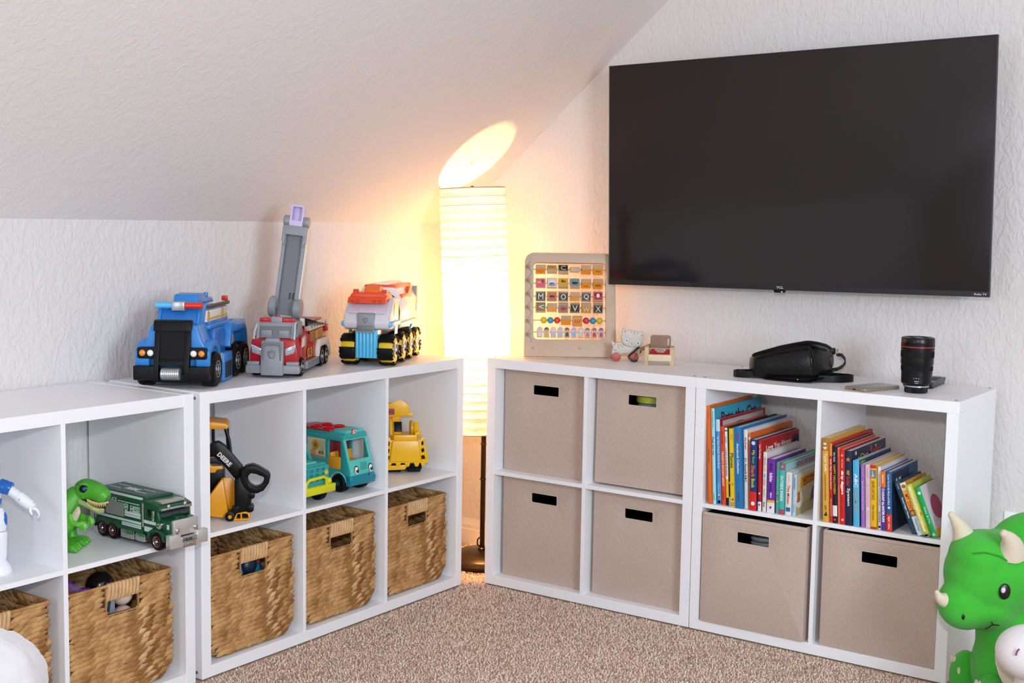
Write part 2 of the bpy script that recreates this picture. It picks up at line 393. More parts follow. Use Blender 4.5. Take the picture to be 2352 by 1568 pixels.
# what shows through two of the slots
t = thing('lidded_tub', 'green lidded tub inside the beige bin', 'tub', (0.563, 0.115, ZS + 0.232))
part('tub_body', MB().lathe([(0, 0), (0.044, 0), (0.05, 0.006), (0.05, 0.035)]), M('#8E969A', 0.15, trans=0.4), t)
part('tub_lid', MB().lathe([(0.051, 0.036), (0.054, 0.038), (0.054, 0.056), (0.05, 0.06), (0, 0.061)]), M('#9DA834', 0.3), t, label='yellow-green lid')
part('tub_support', MB().lathe([(0, -0.205), (0.04, -0.205), (0.044, 0.0), (0, 0.0)]), M('#2E3234', 0.4), t)
t = thing('coiled_hose', 'grey coiled hose inside the beige bin under the books', 'hose', (0.965, 0.10, 0.0405))
part('coil', MB().tube([(0.045 * math.cos(a) - 0.0, 0.03 * math.sin(a), 0.02 + 0.23 * a / (2 * PI * 16)) for a in np.linspace(0, 2 * PI * 16, 320)], 0.0065, 6), M('#A9AEB0', 0.35), t)

# ---------------------------------------------------------------- woven baskets
def weave_mat():
    m = bpy.data.materials.new('water_hyacinth'); m.use_nodes = True; nt = m.node_tree; b = nt.nodes['Principled BSDF']; L = nt.links.new
    b.inputs['Roughness'].default_value = 0.8; b.inputs['Specular IOR Level'].default_value = 0.15
    g = nt.nodes.new('ShaderNodeNewGeometry'); r = nt.nodes.new('ShaderNodeValToRGB'); e = r.color_ramp.elements
    e[0].position = 0; e[0].color = lin('#94683C'); e[1].position = 1; e[1].color = lin('#E6C499')
    for p, c in ((0.2, '#BC8E5A'), (0.6, '#CFA571'), (0.85, '#D9B383')): k = e.new(p); k.color = lin(c)
    tc = nt.nodes.new('ShaderNodeTexCoord'); n = nt.nodes.new('ShaderNodeTexNoise'); n.inputs['Scale'].default_value = 26; n.inputs['Detail'].default_value = 4
    rr = nt.nodes.new('ShaderNodeValToRGB'); rr.color_ramp.elements[0].position = 0.3; rr.color_ramp.elements[0].color = (0.62, 0.55, 0.48, 1); rr.color_ramp.elements[1].position = 0.62; rr.color_ramp.elements[1].color = (1, 1, 1, 1)
    mx = nt.nodes.new('ShaderNodeMix'); mx.data_type = 'RGBA'; mx.blend_type = 'MULTIPLY'; mx.inputs[0].default_value = 1.0
    L(g.outputs['Random Per Island'], r.inputs['Fac']); L(tc.outputs['Object'], n.inputs['Vector']); L(n.outputs['Fac'], rr.inputs['Fac'])
    L(r.outputs['Color'], mx.inputs[6]); L(rr.outputs['Color'], mx.inputs[7]); L(mx.outputs[2], b.inputs['Base Color'])
    mp = nt.nodes.new('ShaderNodeMapping'); mp.inputs['Scale'].default_value = (90, 90, 900); n3 = nt.nodes.new('ShaderNodeTexNoise'); n3.inputs['Scale'].default_value = 1.0
    bp = nt.nodes.new('ShaderNodeBump'); bp.inputs['Strength'].default_value = 0.35; bp.inputs['Distance'].default_value = 0.001
    L(tc.outputs['Object'], mp.inputs['Vector']); L(mp.outputs['Vector'], n3.inputs['Vector']); L(n3.outputs['Fac'], bp.inputs['Height']); L(bp.outputs['Normal'], b.inputs['Normal'])
    return m
WEAVE = weave_mat(); GAP_SHADE = M('#4A3018', 0.9)
BW, BD, BH, NR = 0.318, 0.325, 0.280, 21
def corner_in(z, r=0.06):
    return 0.0 if z >= r else (r - math.sqrt(max(0, r * r - (r - z) ** 2))) * 0.75
LOBE_T = [(-1.0, 0.10), (-0.62, 0.72), (-0.15, 1.0), (0.35, 0.95), (0.75, 0.55), (1.0, 0.06)]
def lobe(mb, c, along, up, out, hl, hh, ho, slant):
    """one turn of a plaited strand: a pointed, slanted, fat leaf"""
    a = (along * math.cos(slant) + up * math.sin(slant)); b = (up * math.cos(slant) - along * math.sin(slant)); rings = []
    for t, s in LOBE_T:
        o = c + a * (hl * t)
        rings.append([o + b * (hh * s * math.cos(q)) + out * (ho * (0.25 + s * 0.75) * math.sin(q)) for q in (0, PI / 3, 2 * PI / 3, PI, 4 * PI / 3, 5 * PI / 3)])
    mb.loft(rings)
ROW_CACHE = {}
def row_mesh(i):
    if i in ROW_CACHE: return ROW_CACHE[i]
    rng = random.Random(100 + i); mb = MB(); dz = (BH - 0.004) / NR; z = (i + 0.5) * dz + 0.0035; ins = corner_in(z - dz * 0.3)
    sides = [((ins, 0.006), (BW - ins, 0.006), (0, -1)), ((BW - 0.0085 - ins, 0.004), (BW - 0.0085 - ins, BD), (1, 0)), ((BW - ins, BD - 0.006), (ins, BD - 0.006), (0, 1)), ((0.0085 + ins, BD), (0.0085 + ins, 0.004), (-1, 0))]
    hole = (BH - 0.080 < z)
    for k, (p, q, nrm) in enumerate(sides):
        p, q = Vector((*p, z)), Vector((*q, z)); al = (q - p).normalized(); Ln = (q - p).length; out = Vector((*nrm, 0)); up = Vector((0, 0, 1))
        s = rng.uniform(0, 0.012)
        while s < Ln:
            c = p + al * s + up * rng.uniform(-0.0015, 0.0015) + out * rng.uniform(-0.0008, 0.0012)
            if not (k == 0 and hole and abs(s + ins - BW / 2) < 0.060):
                if 0.009 < s < Ln - 0.009: lobe(mb, c, al, up, out, min(rng.uniform(0.0195, 0.0245), s + 0.0015, Ln - s + 0.0015), rng.uniform(0.0074, 0.0092), rng.uniform(0.0044, 0.0058) * (0.6 if k in (1, 3) else 1), rng.uniform(0.16, 0.30))
            s += rng.uniform(0.0185, 0.0230)
    if i == 0: pass
    me = mb.mesh('woven_row', smooth=70); me.materials.append(WEAVE); ROW_CACHE[i] = me
    return me
def basket_common():
    d = {}
    # added dark backing sheets, shade between strands put into their colour (front has the grip opening)
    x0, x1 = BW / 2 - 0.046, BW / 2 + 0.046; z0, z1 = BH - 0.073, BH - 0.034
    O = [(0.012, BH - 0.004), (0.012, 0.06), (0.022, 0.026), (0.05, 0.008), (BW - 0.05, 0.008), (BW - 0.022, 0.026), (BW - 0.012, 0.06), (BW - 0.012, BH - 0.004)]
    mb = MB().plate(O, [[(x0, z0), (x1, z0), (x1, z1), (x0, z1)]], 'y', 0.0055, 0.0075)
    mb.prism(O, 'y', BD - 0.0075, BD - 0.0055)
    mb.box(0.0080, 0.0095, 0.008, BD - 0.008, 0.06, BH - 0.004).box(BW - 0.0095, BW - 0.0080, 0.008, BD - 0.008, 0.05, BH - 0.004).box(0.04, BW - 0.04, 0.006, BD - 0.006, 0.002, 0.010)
    d['gap_backing'] = mb.mesh('gap_backing'); d['gap_backing'].materials.append(GAP_SHADE)
    d['rim'] = MB().tube([(p[0], p[1], BH - 0.001) for p in rrect(0.004, BW - 0.004, 0.004, BD - 0.004, 0.012, 4)], 0.0045, 7, closed=True).mesh('rim', smooth=70); d['rim'].materials.append(WEAVE)
    wr = MB(); rng = random.Random(3)
    for i in range(9):
        x = x0 - 0.002 + (i + 0.5) * (x1 - x0 + 0.004) / 9
        rings = []
        for zz, s in ((z1 - 0.004, 0.5), (z1 + 0.004, 0.95), (z1 + 0.016, 1.0), (BH - 0.002, 0.95), (BH + 0.0045, 0.5)):
            xo = x + (zz - z1) * 0.12
            rings.append([(xo + 0.0062 * math.cos(q), 0.004 + 0.0095 * s * math.sin(q), zz) for q in np.linspace(0, 2 * PI, 8, endpoint=False)])
        wr.loft(rings)
    d['wrap'] = wr.mesh('handle_wrap', smooth=60); d['wrap'].materials.append(M('#C9A272', 0.6, bump=0.4, bscale=300, var=0.18, vscale=40))
    ed = MB()
    for x in (x0 - 0.006, x1 + 0.006):
        ed.box(x + (0.003 if x < BW / 2 else -0.005), x + (0.005 if x < BW / 2 else -0.003), 0.000, 0.010, z0 - 0.002, BH - 0.006)
    ed.box(x0 - 0.002, x1 + 0.002, 0.0005, 0.009, z0 - 0.003, z0 - 0.0005)
    d['edge'] = ed.mesh('grip_edging', bev=0.0015); d['edge'].materials.append(M('#B38A57', 0.65, bump=0.4, bscale=300))
    return d
BK = basket_common()
def basket(label, x, y, deg=90):
    u = thing('woven_basket', label, 'basket', (x, y, 0.0335), deg, 'woven water hyacinth baskets')
    link('gap_backing', BK['gap_backing'], None, u); link('rim', BK['rim'], None, u); link('handle_wrap', BK['wrap'], None, u); link('grip_edging', BK['edge'], None, u)
    for i in range(NR): link('woven_row', row_mesh(i), None, u)
    return u
basket('woven basket with a blue toy behind its grip opening', -0.066, -1.1395)
basket('empty woven basket in the middle of the lower row, below the teal camper van', -0.070, -0.7850)
basket('woven basket nearest the lamp, below the yellow digger', -0.072, -0.4290)
basket('woven basket with purple and black toys heaped in it', -0.066, -1.5745)
basket('woven basket at the left edge behind the white fleece', -0.066, -1.9320)
# ================================================================ television
BLACK_GLOSS = M('#060607', 0.22); BLACK = M('#08080A', 0.42, spec=0.2); BLACK_SOFT = M('#151516', 0.6)
tv = thing('television', 'large flat black television on the wall above the right-hand shelves', 'television', (0.9011, 0.2673, 1.3722))
tv.rotation_euler = (Matrix.Rotation(-0.0088, 3, 'Z') @ Matrix.Rotation(0.0204, 3, 'X') @ Matrix.Rotation(-0.0129, 3, 'Y')).to_euler()
TW, TH = 1.231, 0.715; x0, x1, z0, z1 = -TW / 2, TW / 2, -TH / 2, TH / 2
scr = bpy.data.materials.new('screen_glass'); scr.use_nodes = True; b = scr.node_tree.nodes['Principled BSDF']
b.inputs['Base Color'].default_value = (0.0115, 0.0072, 0.0066, 1); b.inputs['Roughness'].default_value = 0.09; b.inputs['Specular IOR Level'].default_value = 0.42
part('screen', MB().box(x0 + 0.004, x1 - 0.004, 0.0015, 0.006, z0 + 0.016, z1 - 0.004), scr, tv)
part('bezel', MB().plate([(x0, z0), (x1, z0), (x1, z1), (x0, z1)], [[(x0 + 0.004, z0 + 0.016), (x1 - 0.004, z0 + 0.016), (x1 - 0.004, z1 - 0.004), (x0 + 0.004, z1 - 0.004)]], 'y', 0, 0.011), M('#121113', 0.35), tv, bev=0.0007, seg=1)
part('back_cover', MB().box(x0 + 0.003, x1 - 0.003, 0.006, 0.013, z0 + 0.003, z1 - 0.003).prism([(x0 + 0.12, z0 + 0.05), (x1 - 0.12, z0 + 0.05), (x1 - 0.12, z1 - 0.25), (x0 + 0.12, z1 - 0.25)], 'y', 0.013, 0.062), BLACK, tv)
part('sensor_tab', MB().prism([(-0.028, z0), (0.012, z0), (0.008, z0 - 0.008), (-0.024, z0 - 0.008)], 'y', 0.003, 0.011), BLACK, tv)
led = bpy.data.materials.new('led'); led.use_nodes = True; b = led.node_tree.nodes['Principled BSDF']; b.inputs['Emission Color'].default_value = (0.75, 0.8, 1, 1); b.inputs['Emission Strength'].default_value = 1.2
part('led_indicator', MB().box(-0.002, 0.003, 0.0025, 0.006, z0 - 0.0062, z0 - 0.0045), led, tv)
SILV = M('#C9C9CC', 0.35, 0.3)
letters(tv, 'TCL', (-0.005, 0, z0 + 0.0080), (1, 0, 0), (0, 0, 1), 0.0235, 0.0072, SILV, 'logo_lettering', 0.035)
letters(tv, 'Roku TV', (x1 - 0.024, 0, z0 + 0.0078), (1, 0, 0), (0, 0, 1), 0.034, 0.0056, SILV, 'logo_lettering', 0.02)
part('wall_bracket', MB().box(-0.22, 0.22, 0.062, 0.105, -0.16, 0.06).box(-0.25, 0.25, 0.105, 0.124, -0.12, -0.04).box(-0.25, 0.25, 0.105, 0.124, -0.02, 0.04), BLACK_SOFT, tv)

# outlet cover on the wall behind the plush
o = thing('outlet_plate', 'white outlet cover low on the wall behind the green plush', 'outlet', (1.6, YW, 0.345))
part('cover_plate', MB().box(-0.038, 0.038, -0.006, 0.0, -0.06, 0.06), M('#F0F1F0', 0.3), o, bev=0.003)
for z in (0.022, -0.022):
    s = part('socket', MB().prism(rrect(-0.016, 0.016, z - 0.014, z + 0.014, 0.008), 'y', -0.0075, -0.005), M('#F4F4F2', 0.3), o)
    part('slots', MB().box(-0.007, -0.005, -0.0082, -0.007, z - 0.004, z + 0.006).box(0.005, 0.007, -0.0082, -0.007, z - 0.004, z + 0.006), BLACK, s)

# ================================================================ paper floor lamp
lamp = thing('floor_lamp', 'tall white paper floor lamp glowing in the corner between the shelves', 'lamp', (-0.157, 0.198, 0))
BRONZE = M('#2A1D10', 0.32, 0.7)
part('base', MB().lathe([(0, 0.0), (0.132, 0.0), (0.138, 0.006), (0.138, 0.014), (0.128, 0.024), (0.121, 0.0265), (0.118, 0.0245), (0.112, 0.0285), (0.085, 0.041), (0.03, 0.046), (0.02, 0.047), (0, 0.047)], n=64), BRONZE, lamp, smooth=25)
part('pole', MB().cyl((0, 0, 0.046), (0, 0, 0.88), 0.0088, n=18), BRONZE, lamp)
part('base_collar', MB().lathe([(0, 0.044), (0.016, 0.044), (0.016, 0.052), (0.011, 0.056), (0, 0.056)], n=20), BRONZE, lamp)
for z in (0.425, 0.30): part('pole_joint', MB().lathe([(0, 0), (0.0115, 0), (0.0125, 0.002), (0.0115, 0.004), (0, 0.004)], (0, 0, z), 20), BRONZE, lamp)
part('power_cord', MB().tube([(-0.009, -0.004, 0.09), (-0.016, -0.006, 0.082), (-0.017, -0.006, 0.065), (-0.009, 0.0, 0.054), (0.03, 0.06, 0.012), (0.05, 0.12, 0.004), (0.02, 0.17, 0.004)], 0.0028, 6), M('#1A1410', 0.5), lamp)
A0 = Vector((-0.0098, -0.0069, 0.474)); A1 = Vector((-0.0423, -0.0296, 1.322)); AX = (A1 - A0).normalized(); HL = (A1 - A0).length
U = AX.orthogonal().normalized(); Vv = AX.cross(U)
NRIB = 29
def shade():
    mb = MB(); rings = []; rng = random.Random(11); n = 56
    ph = [rng.uniform(0, 6.28) for _ in range(NRIB * 5 + 1)]
    for i in range(NRIB * 5 + 1):
        t = i / (NRIB * 5); k = (i % 5) / 5.0; bul = math.sin(PI * k) ** 0.7 * 0.0024
        wob = 0.0012 * math.sin(t * 31) + 0.0008 * math.sin(t * 57)
        base = 0.1125 + bul + wob + 0.002 * math.sin(t * PI)
        c = A0 + AX * (HL * t)
        rings.append([c + (U * math.cos(2 * PI * j / n) + Vv * math.sin(2 * PI * j / n)) * (base + (0.0011 * math.sin(5 * 2 * PI * j / n + ph[i]) + 0.0008 * math.sin(13 * 2 * PI * j / n + ph[i - 1] * 2)) * math.sin(PI * k)) for j in range(n)])
    mb.loft(rings, cap=False)
    return mb
pm = bpy.data.materials.new('rice_paper'); pm.use_nodes = True; nt = pm.node_tree; nt.nodes.clear(); L = nt.links.new
out = nt.nodes.new('ShaderNodeOutputMaterial'); mix = nt.nodes.new('ShaderNodeMixShader'); mix.inputs[0].default_value = 0.36
df = nt.nodes.new('ShaderNodeBsdfDiffuse'); df.inputs[0].default_value = (0.95, 0.94, 0.92, 1); tr = nt.nodes.new('ShaderNodeBsdfTranslucent'); tr.inputs[0].default_value = (0.97, 0.96, 0.93, 1)
tc = nt.nodes.new('ShaderNodeTexCoord'); mp = nt.nodes.new('ShaderNodeMapping'); mp.inputs['Scale'].default_value = (16, 16, 60); n = nt.nodes.new('ShaderNodeTexNoise'); n.inputs['Scale'].default_value = 1.4; n.inputs['Detail'].default_value = 3; n.inputs['Distortion'].default_value = 1.5
bp = nt.nodes.new('ShaderNodeBump'); bp.inputs['Strength'].default_value = 0.5; bp.inputs['Distance'].default_value = 0.004
L(tc.outputs['Object'], mp.inputs['Vector']); L(mp.outputs['Vector'], n.inputs['Vector']); L(n.outputs['Fac'], bp.inputs['Height']); L(bp.outputs['Normal'], df.inputs['Normal']); L(bp.outputs['Normal'], tr.inputs['Normal'])
L(df.outputs[0], mix.inputs[1]); L(tr.outputs[0], mix.inputs[2]); tp = nt.nodes.new('ShaderNodeBsdfTransparent'); tp.inputs[0].default_value = (1.0, 0.97, 0.92, 1); mix2 = nt.nodes.new('ShaderNodeMixShader'); mix2.inputs[0].default_value = 0.05
L(mix.outputs[0], mix2.inputs[1]); L(tp.outputs[0], mix2.inputs[2]); L(mix2.outputs[0], out.inputs['Surface'])
sh = part('shade', shade(), pm, lamp, smooth=60, label='ribbed white paper shade')
WIRE = M('#B79F80', 0.5)
for i in range(1, NRIB):
    c = A0 + AX * (HL * i / NRIB)
    part('shade_hoop', MB().tube([c + (U * math.cos(q) + Vv * math.sin(q)) * 0.1128 for q in np.linspace(0, 2 * PI, 48, endpoint=False)], 0.0009, 4, closed=True), WIRE, sh)
for t in (0, 1):
    c = A0 + AX * (HL * t)
    part('shade_ring', MB().tube([c + (U * math.cos(q) + Vv * math.sin(q)) * 0.1125 for q in np.linspace(0, 2 * PI, 48, endpoint=False)], 0.0018, 6, closed=True), M('#8C8378', 0.4), lamp)
sp = MB()
for q in (0.3, 0.3 + 2 * PI / 3, 0.3 + 4 * PI / 3): sp.tube([A1 - AX * 0.004, A1 - AX * 0.003 + (U * math.cos(q) + Vv * math.sin(q)) * 0.111], 0.0013, 5)
part('spider', sp, M('#6B655C', 0.4, 0.5), lamp)
part('finial', MB().ball(A1 + AX * 0.0035, (0.0075, 0.0075, 0.0055), 14, 8), M('#3A2A16', 0.3, 0.6), lamp)
rod = MB().tube([Vector((0, 0, 0.87)), Vector((-0.035, -0.02, 0.93)), A1 - AX * 0.25 + Vector((0.08, 0.02, 0)), A1 - AX * 0.004], 0.0016, 5)
part('shade_rod', rod, M('#6B655C', 0.4, 0.5), lamp)
part('bulb_holder', MB().lathe([(0, 0.78), (0.014, 0.78), (0.016, 0.80), (0.014, 0.815), (0, 0.815)], n=18), M('#E8E0D0', 0.4), lamp)
bl = bpy.data.lights.new('bulb', 'POINT'); bl.energy = 74.0; bl.color = (1.0, 0.51, 0.17); bl.shadow_soft_size = 0.028
bo = bpy.data.objects.new('bulb', bl); COL.objects.link(bo); bo.parent = lamp; bo.location = (-0.02, -0.013, 0.855)

# ================================================================ alphabet board with turning blocks
PINE = M('#BFA68E', 0.55, var=0.10, vscale=9, bump=0.2, bscale=90); WOODB = M('#BFA184', 0.55, var=0.08, vscale=40)
ab = thing('alphabet_abacus', 'wooden alphabet board with turning letter blocks, beads and rods', 'toy', (0.206, 0.1745, 0.7635), 38.2); ab.rotation_euler = (math.radians(-12.5), 0, math.radians(38.2)); ab.scale = (1.022, 1.022, 1.022)
ab_out = [(-146, 0)] + [(154, 0)] + [(x, z) for x, z in rrect(-144, 153, 10, 343, 30, 6) if z > 200]
part('frame', MB(True).plate(ab_out, [rrect(-116, 121, 57, 310, 13, 4)], 'y', -11, 11), PINE, ab, bev=1.6)
vine = MB(True); pts = []
for i in range(97):
    z = 45 + 268 * i / 96; pts.append((-129.5 + 6.5 * math.sin(2 * PI * (z - 45) / 44.5 + 0.4), -11.2, z))
vine.tube(pts, 0.55, 4)
for k in range(6):
    z = 72 + 44.5 * k; vine.ring((-137.0, -11.6, z), (-137.0, -10.9, z), 6.6, 5.7, 20); vine.ring((-137.0, -11.6, z), (-137.0, -10.9, z), 3.0, 1.6, 14)
    vine.tube([(-127.5, -11.2, z - 9), (-130.0, -11.2, z), (-127.5, -11.2, z + 9)], 0.5, 4); vine.tube([(-129, -11.2, z), (-124.6, -11.2, z)], 0.4, 4); vine.tube([(-129, -11.2, z + 4), (-125, -11.2, z + 4)], 0.4, 4)
part('engraved_vine', vine, M('#4A3322', 0.7), ab, label='engraved dark vine border')
dw = MB(True)
for x in (-118, 34): dw.cyl((x, -11.7, 28), (x, -10.9, 28), 4.2, n=16)
part('dowel_plug', dw, M('#A98C70', 0.6), ab)
ROD = M('#B9B2A8', 0.35, 0.6)
ROWZ = [289, 243, 200, 163, 121, 82]
for z in ROWZ: part('rod', MB(True).cyl((-117, 0, z), (122, 0, z), 1.7, n=8), ROD, ab)
XS = [-92, -55, -18, 20, 57, 96]
def tile(x, z, ang, col, ch=None, art=None, s=16.2, th=7.5):
    mb = MB(True).box(-s, s, -th, th, -s, s)
    t = part('letter_block', mb, WOODB, ab, bev=0.8)
    t.location = (x / 1000, 0, z / 1000); t.rotation_euler = (-math.radians(ang), 0, 0)
    if col:
        part('block_face', MB(True).box(-s + 2, s - 2, -th - 0.4, -th + 0.2, -s + 2, s - 2), M(col, 0.45), t)
    if ch: letters(t, ch, (0, (-th - 0.4) / 1000, 0), (1, 0, 0), (0, 0, 1), 0.0165 if ch not in 'W' else 0.021, 0.018, M('#EADFC8', 0.5), 'letter', 0.0)
    if ch:
        ln = MB(True)
        for zz in (-11.5, 11.5): ln.box(-12, 12, -th - 0.7, -th - 0.3, zz - 0.35, zz + 0.35)
        part('rule_lines', ln, M('#CFC3AE', 0.5), t)
    if art:
        for nm, c, shp in art: part(nm, shp(MB(True), -th - 0.75, -th - 0.3), M(c, 0.5), t)
def disc(cx, cz, rx, rz): return lambda mb, a, b: mb.prism(circle(cx, cz, rx, 16, rz), 'y', a, b)
def bar(xa, za, xb, zb, w_):
    def f(mb, a, b):
        d = Vector((xb - xa, zb - za)).normalized(); n_ = Vector((-d.y, d.x)) * w_
        return mb.prism([(xa + n_.x, za + n_.y), (xb + n_.x, zb + n_.y), (xb - n_.x, zb - n_.y), (xa - n_.x, za - n_.y)], 'y', a, b)
    return f
OR_LIT = '#E79B26'; BK_ = '#2A2013'  # orange faces: lamp glow on the down-turned blocks put into their colour
T = [
 [(-62, OR_LIT, None, [('picture', '#D9821C', disc(0, -2, 11, 8))]), (50, '#C9A063', None, [('picture', '#C08A3A', disc(0, 2, 11, 5))]), (38, BK_, 'C', None), (88, None, None, None), (-64, OR_LIT, None, None), (-54, '#DE9A2C', None, [('picture', '#B5721C', disc(0, 2, 9, 4))])],
 [(-6, '#C73A52', None, [('picture', '#D99A3A', disc(-5, 3, 7, 3.5)), ('picture', '#5C1A1E', disc(6, 6, 4.5, 6))]), (4, '#D8C3BB', None, [('picture', '#6D86A0', disc(0, -6, 12, 5)), ('picture', '#E9E2DA', disc(0, -1, 9, 9)), ('picture', '#51688A', disc(0, -1, 8, 3))]), (24, '#C9A32A', None, [('picture', '#8E4A1C', disc(0, 3, 8, 4)), ('picture', '#7A3F1A', disc(-3, 6, 3, 4))]), (22, '#6F8F8C', None, [('picture', '#24352B', disc(0, -3, 9, 4)), ('picture', '#3A2C1C', bar(-10, 0, 10, 0, 1.5))]), (-58, OR_LIT, None, [('picture', '#C77A1C', disc(0, -3, 10, 4))]), (-48, '#D8922B', None, [('picture', '#A8641A', disc(0, 0, 11, 5))])],
 [(-14, BK_, 'M', None), (-16, '#C9622B', None, [('picture', '#4A1512', disc(-4, 1, 5, 4)), ('picture', '#5A1714', disc(4, 1, 5, 4)), ('picture', '#7F7A6C', disc(0, -5, 10, 4))]), (-16, BK_, 'O', None), (-64, '#DFAB55', None, None), (-14, BK_, 'Q', None), (16, '#B23448', None, [('picture', '#E6DAC8', disc(0, 1, 6, 7)), ('picture', '#4A2A20', disc(-8, 4, 3, 5)), ('picture', '#4A2A20', disc(8, 4, 3, 5))])],
 [(8, '#7A7145', None, [('picture', '#E6DFCB', bar(-6, 0, 10, 6, 1.2)), ('picture', '#E6DFCB', bar(-6, 0, 10, -6, 1.2)), ('picture', '#B5562A', disc(-8, 4, 4, 3.6)), ('picture', '#B5562A', disc(-8, -5, 4, 3.6))]), (-66, '#DDAE62', None, None), (-38, '#8F8A86', None, [('picture', '#B23E2C', disc(0, 1, 10, 5)), ('picture', '#C9622B', bar(-6, -6, 6, -6, 2))]), (-20, BK_, 'V', None), (-46, '#B9913C', 'W', None), (-28, '#3A3320', 'X', None)]]
for r, row in enumerate(T):
    for x, (ang, col, ch, art) in zip(XS, row): tile(x, ROWZ[r], ang, col, ch, art)
tile(-9, 121, -60, OR_LIT, None, None); tile(28, 119, -26, '#DE8A2E', None, [('picture', '#5A3216', bar(-9, -4, -5, 7, 0.9)), ('picture', '#5A3216', bar(-2, -4, 1, 7, 0.9)), ('picture', '#5A3216', bar(4, -4, 9, 7, 0.9))])
for x, c in ((-82, '#D9B62E'), (-60, '#3F93B8'), (-38, '#D8402C'), (57, '#C93A48'), (79, '#2E87AE'), (101, '#CFAE2A')):
    part('bead', MB(True).ball((x, 0, 121), 11, 18, 12), M(c, 0.3), ab)
people = [('#C9B8B4', '#D9C2BE', '#DDB9AE'), ('#2A1C18', '#C9A23A', '#C98E5E'), ('#D8C6B8', '#B7A3C9', '#E0C0AC'), ('#B7A9C4', '#9FB0B8', '#CDB0C0'), ('#4A2412', '#3E4A3A', '#D08A50'), ('#A898C0', '#6FA8D8', '#C8A4B8'), ('#CDBBA8', '#C9B49C', '#E0C4B0'), ('#4A3A48', '#B0707A', '#C9A49A'), ('#7A2A22', '#B23432', '#CC8A74'), ('#3C3A5A', '#A0506A', '#B8909A')]
for i, (hair, shirt, skin) in enumerate(people):
    x = -95 + 22.3 * i
    t = part('people_block', MB(True).prism([(-9, -17), (9, -17)] + [(9 * math.cos(a), 8 + 9 * math.sin(a)) for a in np.linspace(0, PI, 9)], 'y', -6, 6), M('#C9B4A6', 0.55), ab, bev=0.7)
    t.location = (x / 1000, 0, 0.082)
    part('hair', MB(True).prism(circle(0, 7.5, 6.4, 14), 'y', -6.4, -5.8), M(hair, 0.6), t)
    part('face', MB(True).prism(circle(0, 4.8, 4.9, 14, 4.6), 'y', -6.7, -5.8), M(skin, 0.6), t)
    part('clothes', MB(True).prism([(-6, -15), (6, -15), (5, -1), (-5, -1)], 'y', -6.5, -5.8), M(shirt, 0.6), t)

# ================================================================ wooden cat on wheels
def zp(pts, kx, ox, oz): return [(x * kx + ox, oz - y * kx) for x, y in pts]
cat_ = thing('pull_along_cat', 'white wooden toy cat with brown stripes on red wheels', 'toy', (0.385, 0.2346, 0.76), 38)
CP = M('#C6BFB6', 0.5); K = 0.1094
ZC = lambda pts: zp(pts, K, -63.6, 128.6)
body = ZC([(165, 565), (190, 560), (215, 590), (260, 612), (330, 612), (430, 604), (520, 640), (700, 735), (1010, 720), (1010, 800), (985, 880), (960, 960), (900, 1010), (800, 960), (640, 930), (560, 925), (480, 950), (430, 1010), (350, 1080), (250, 1080), (190, 1000), (185, 900), (190, 830), (220, 760), (190, 690), (165, 640)])[::-1]
part('body', MB(True).prism(body, 'y', -9, 9), CP, cat_, bev=1.8)
head = ZC([(470, 320), (474, 220), (490, 178), (525, 168), (565, 195), (620, 245), (700, 238), (800, 245), (900, 262), (985, 290), (1060, 276), (1120, 274), (1158, 318), (1148, 380), (1098, 450), (1096, 540), (1070, 630), (1015, 700), (900, 742), (760, 742), (640, 702), (530, 645), (470, 540), (455, 440)])[::-1]
part('head', MB(True).prism(head, 'y', -14, -2), CP, cat_, bev=1.8)
RUST = M('#A94A3A', 0.45)
for x in (-29.3, 30):
    for y in (-13, 13): part('wheel', MB(True).cyl((x, y - 4, 14.6), (x, y + 4, 14.6), 14.4, n=32), RUST, cat_, bev=1.2)
axl = MB(True)
for x in (-29.3, 30): axl.cyl((x, -12, 14.6), (x, 12, 14.6), 3, n=10)
part('axles', axl, PINE, cat_)
st = MB(True)
def stroke(mb, pts, y, r): mb.tube([(p[0], y, p[1]) for p in ZC(pts)], r, 5)
for p in ([(760, 262), (745, 310)], [(830, 268), (852, 300), (820, 365)], [(925, 295), (935, 318), (922, 350)]): stroke(st, p, -14.1, 0.8)
for p in ([(365, 650), (370, 700), (395, 770)], [(425, 645), (460, 710), (525, 765)], [(485, 635), (540, 680), (610, 715)], [(300, 630), (260, 660), (240, 700)], [(220, 820), (260, 840), (320, 845)], [(225, 595), (270, 580)]): stroke(st, p, -9.1, 0.9)
part('stripes', st, M('#A8714A', 0.6), cat_)
for p in ([(535, 215), (590, 275), (555, 300)], [(1115, 345), (1045, 380), (1060, 420)]): part('inner_ear', MB(True).prism(ZC(p), 'y', -14.5, -13.8), M('#A07C52', 0.6), cat_)
for ex, ey in ((615, 540), (952, 614)):
    c = ZC([(ex, ey)])[0]
    e = part('eye', MB(True).cyl((c[0], -14.6, c[1]), (c[0], -13.8, c[1]), 4.4, n=20), M('#F3F1EE', 0.4), cat_)
    part('pupil', MB(True).cyl((c[0], -15.0, c[1]), (c[0], -14.4, c[1]), 2.7, n=16), M('#15172B', 0.3), e)
c = ZC([(757, 638)])[0]; part('nose', MB(True).cyl((c[0], -14.6, c[1]), (c[0], -13.8, c[1]), 1.5, n=12), M('#8A8378', 0.5), cat_)

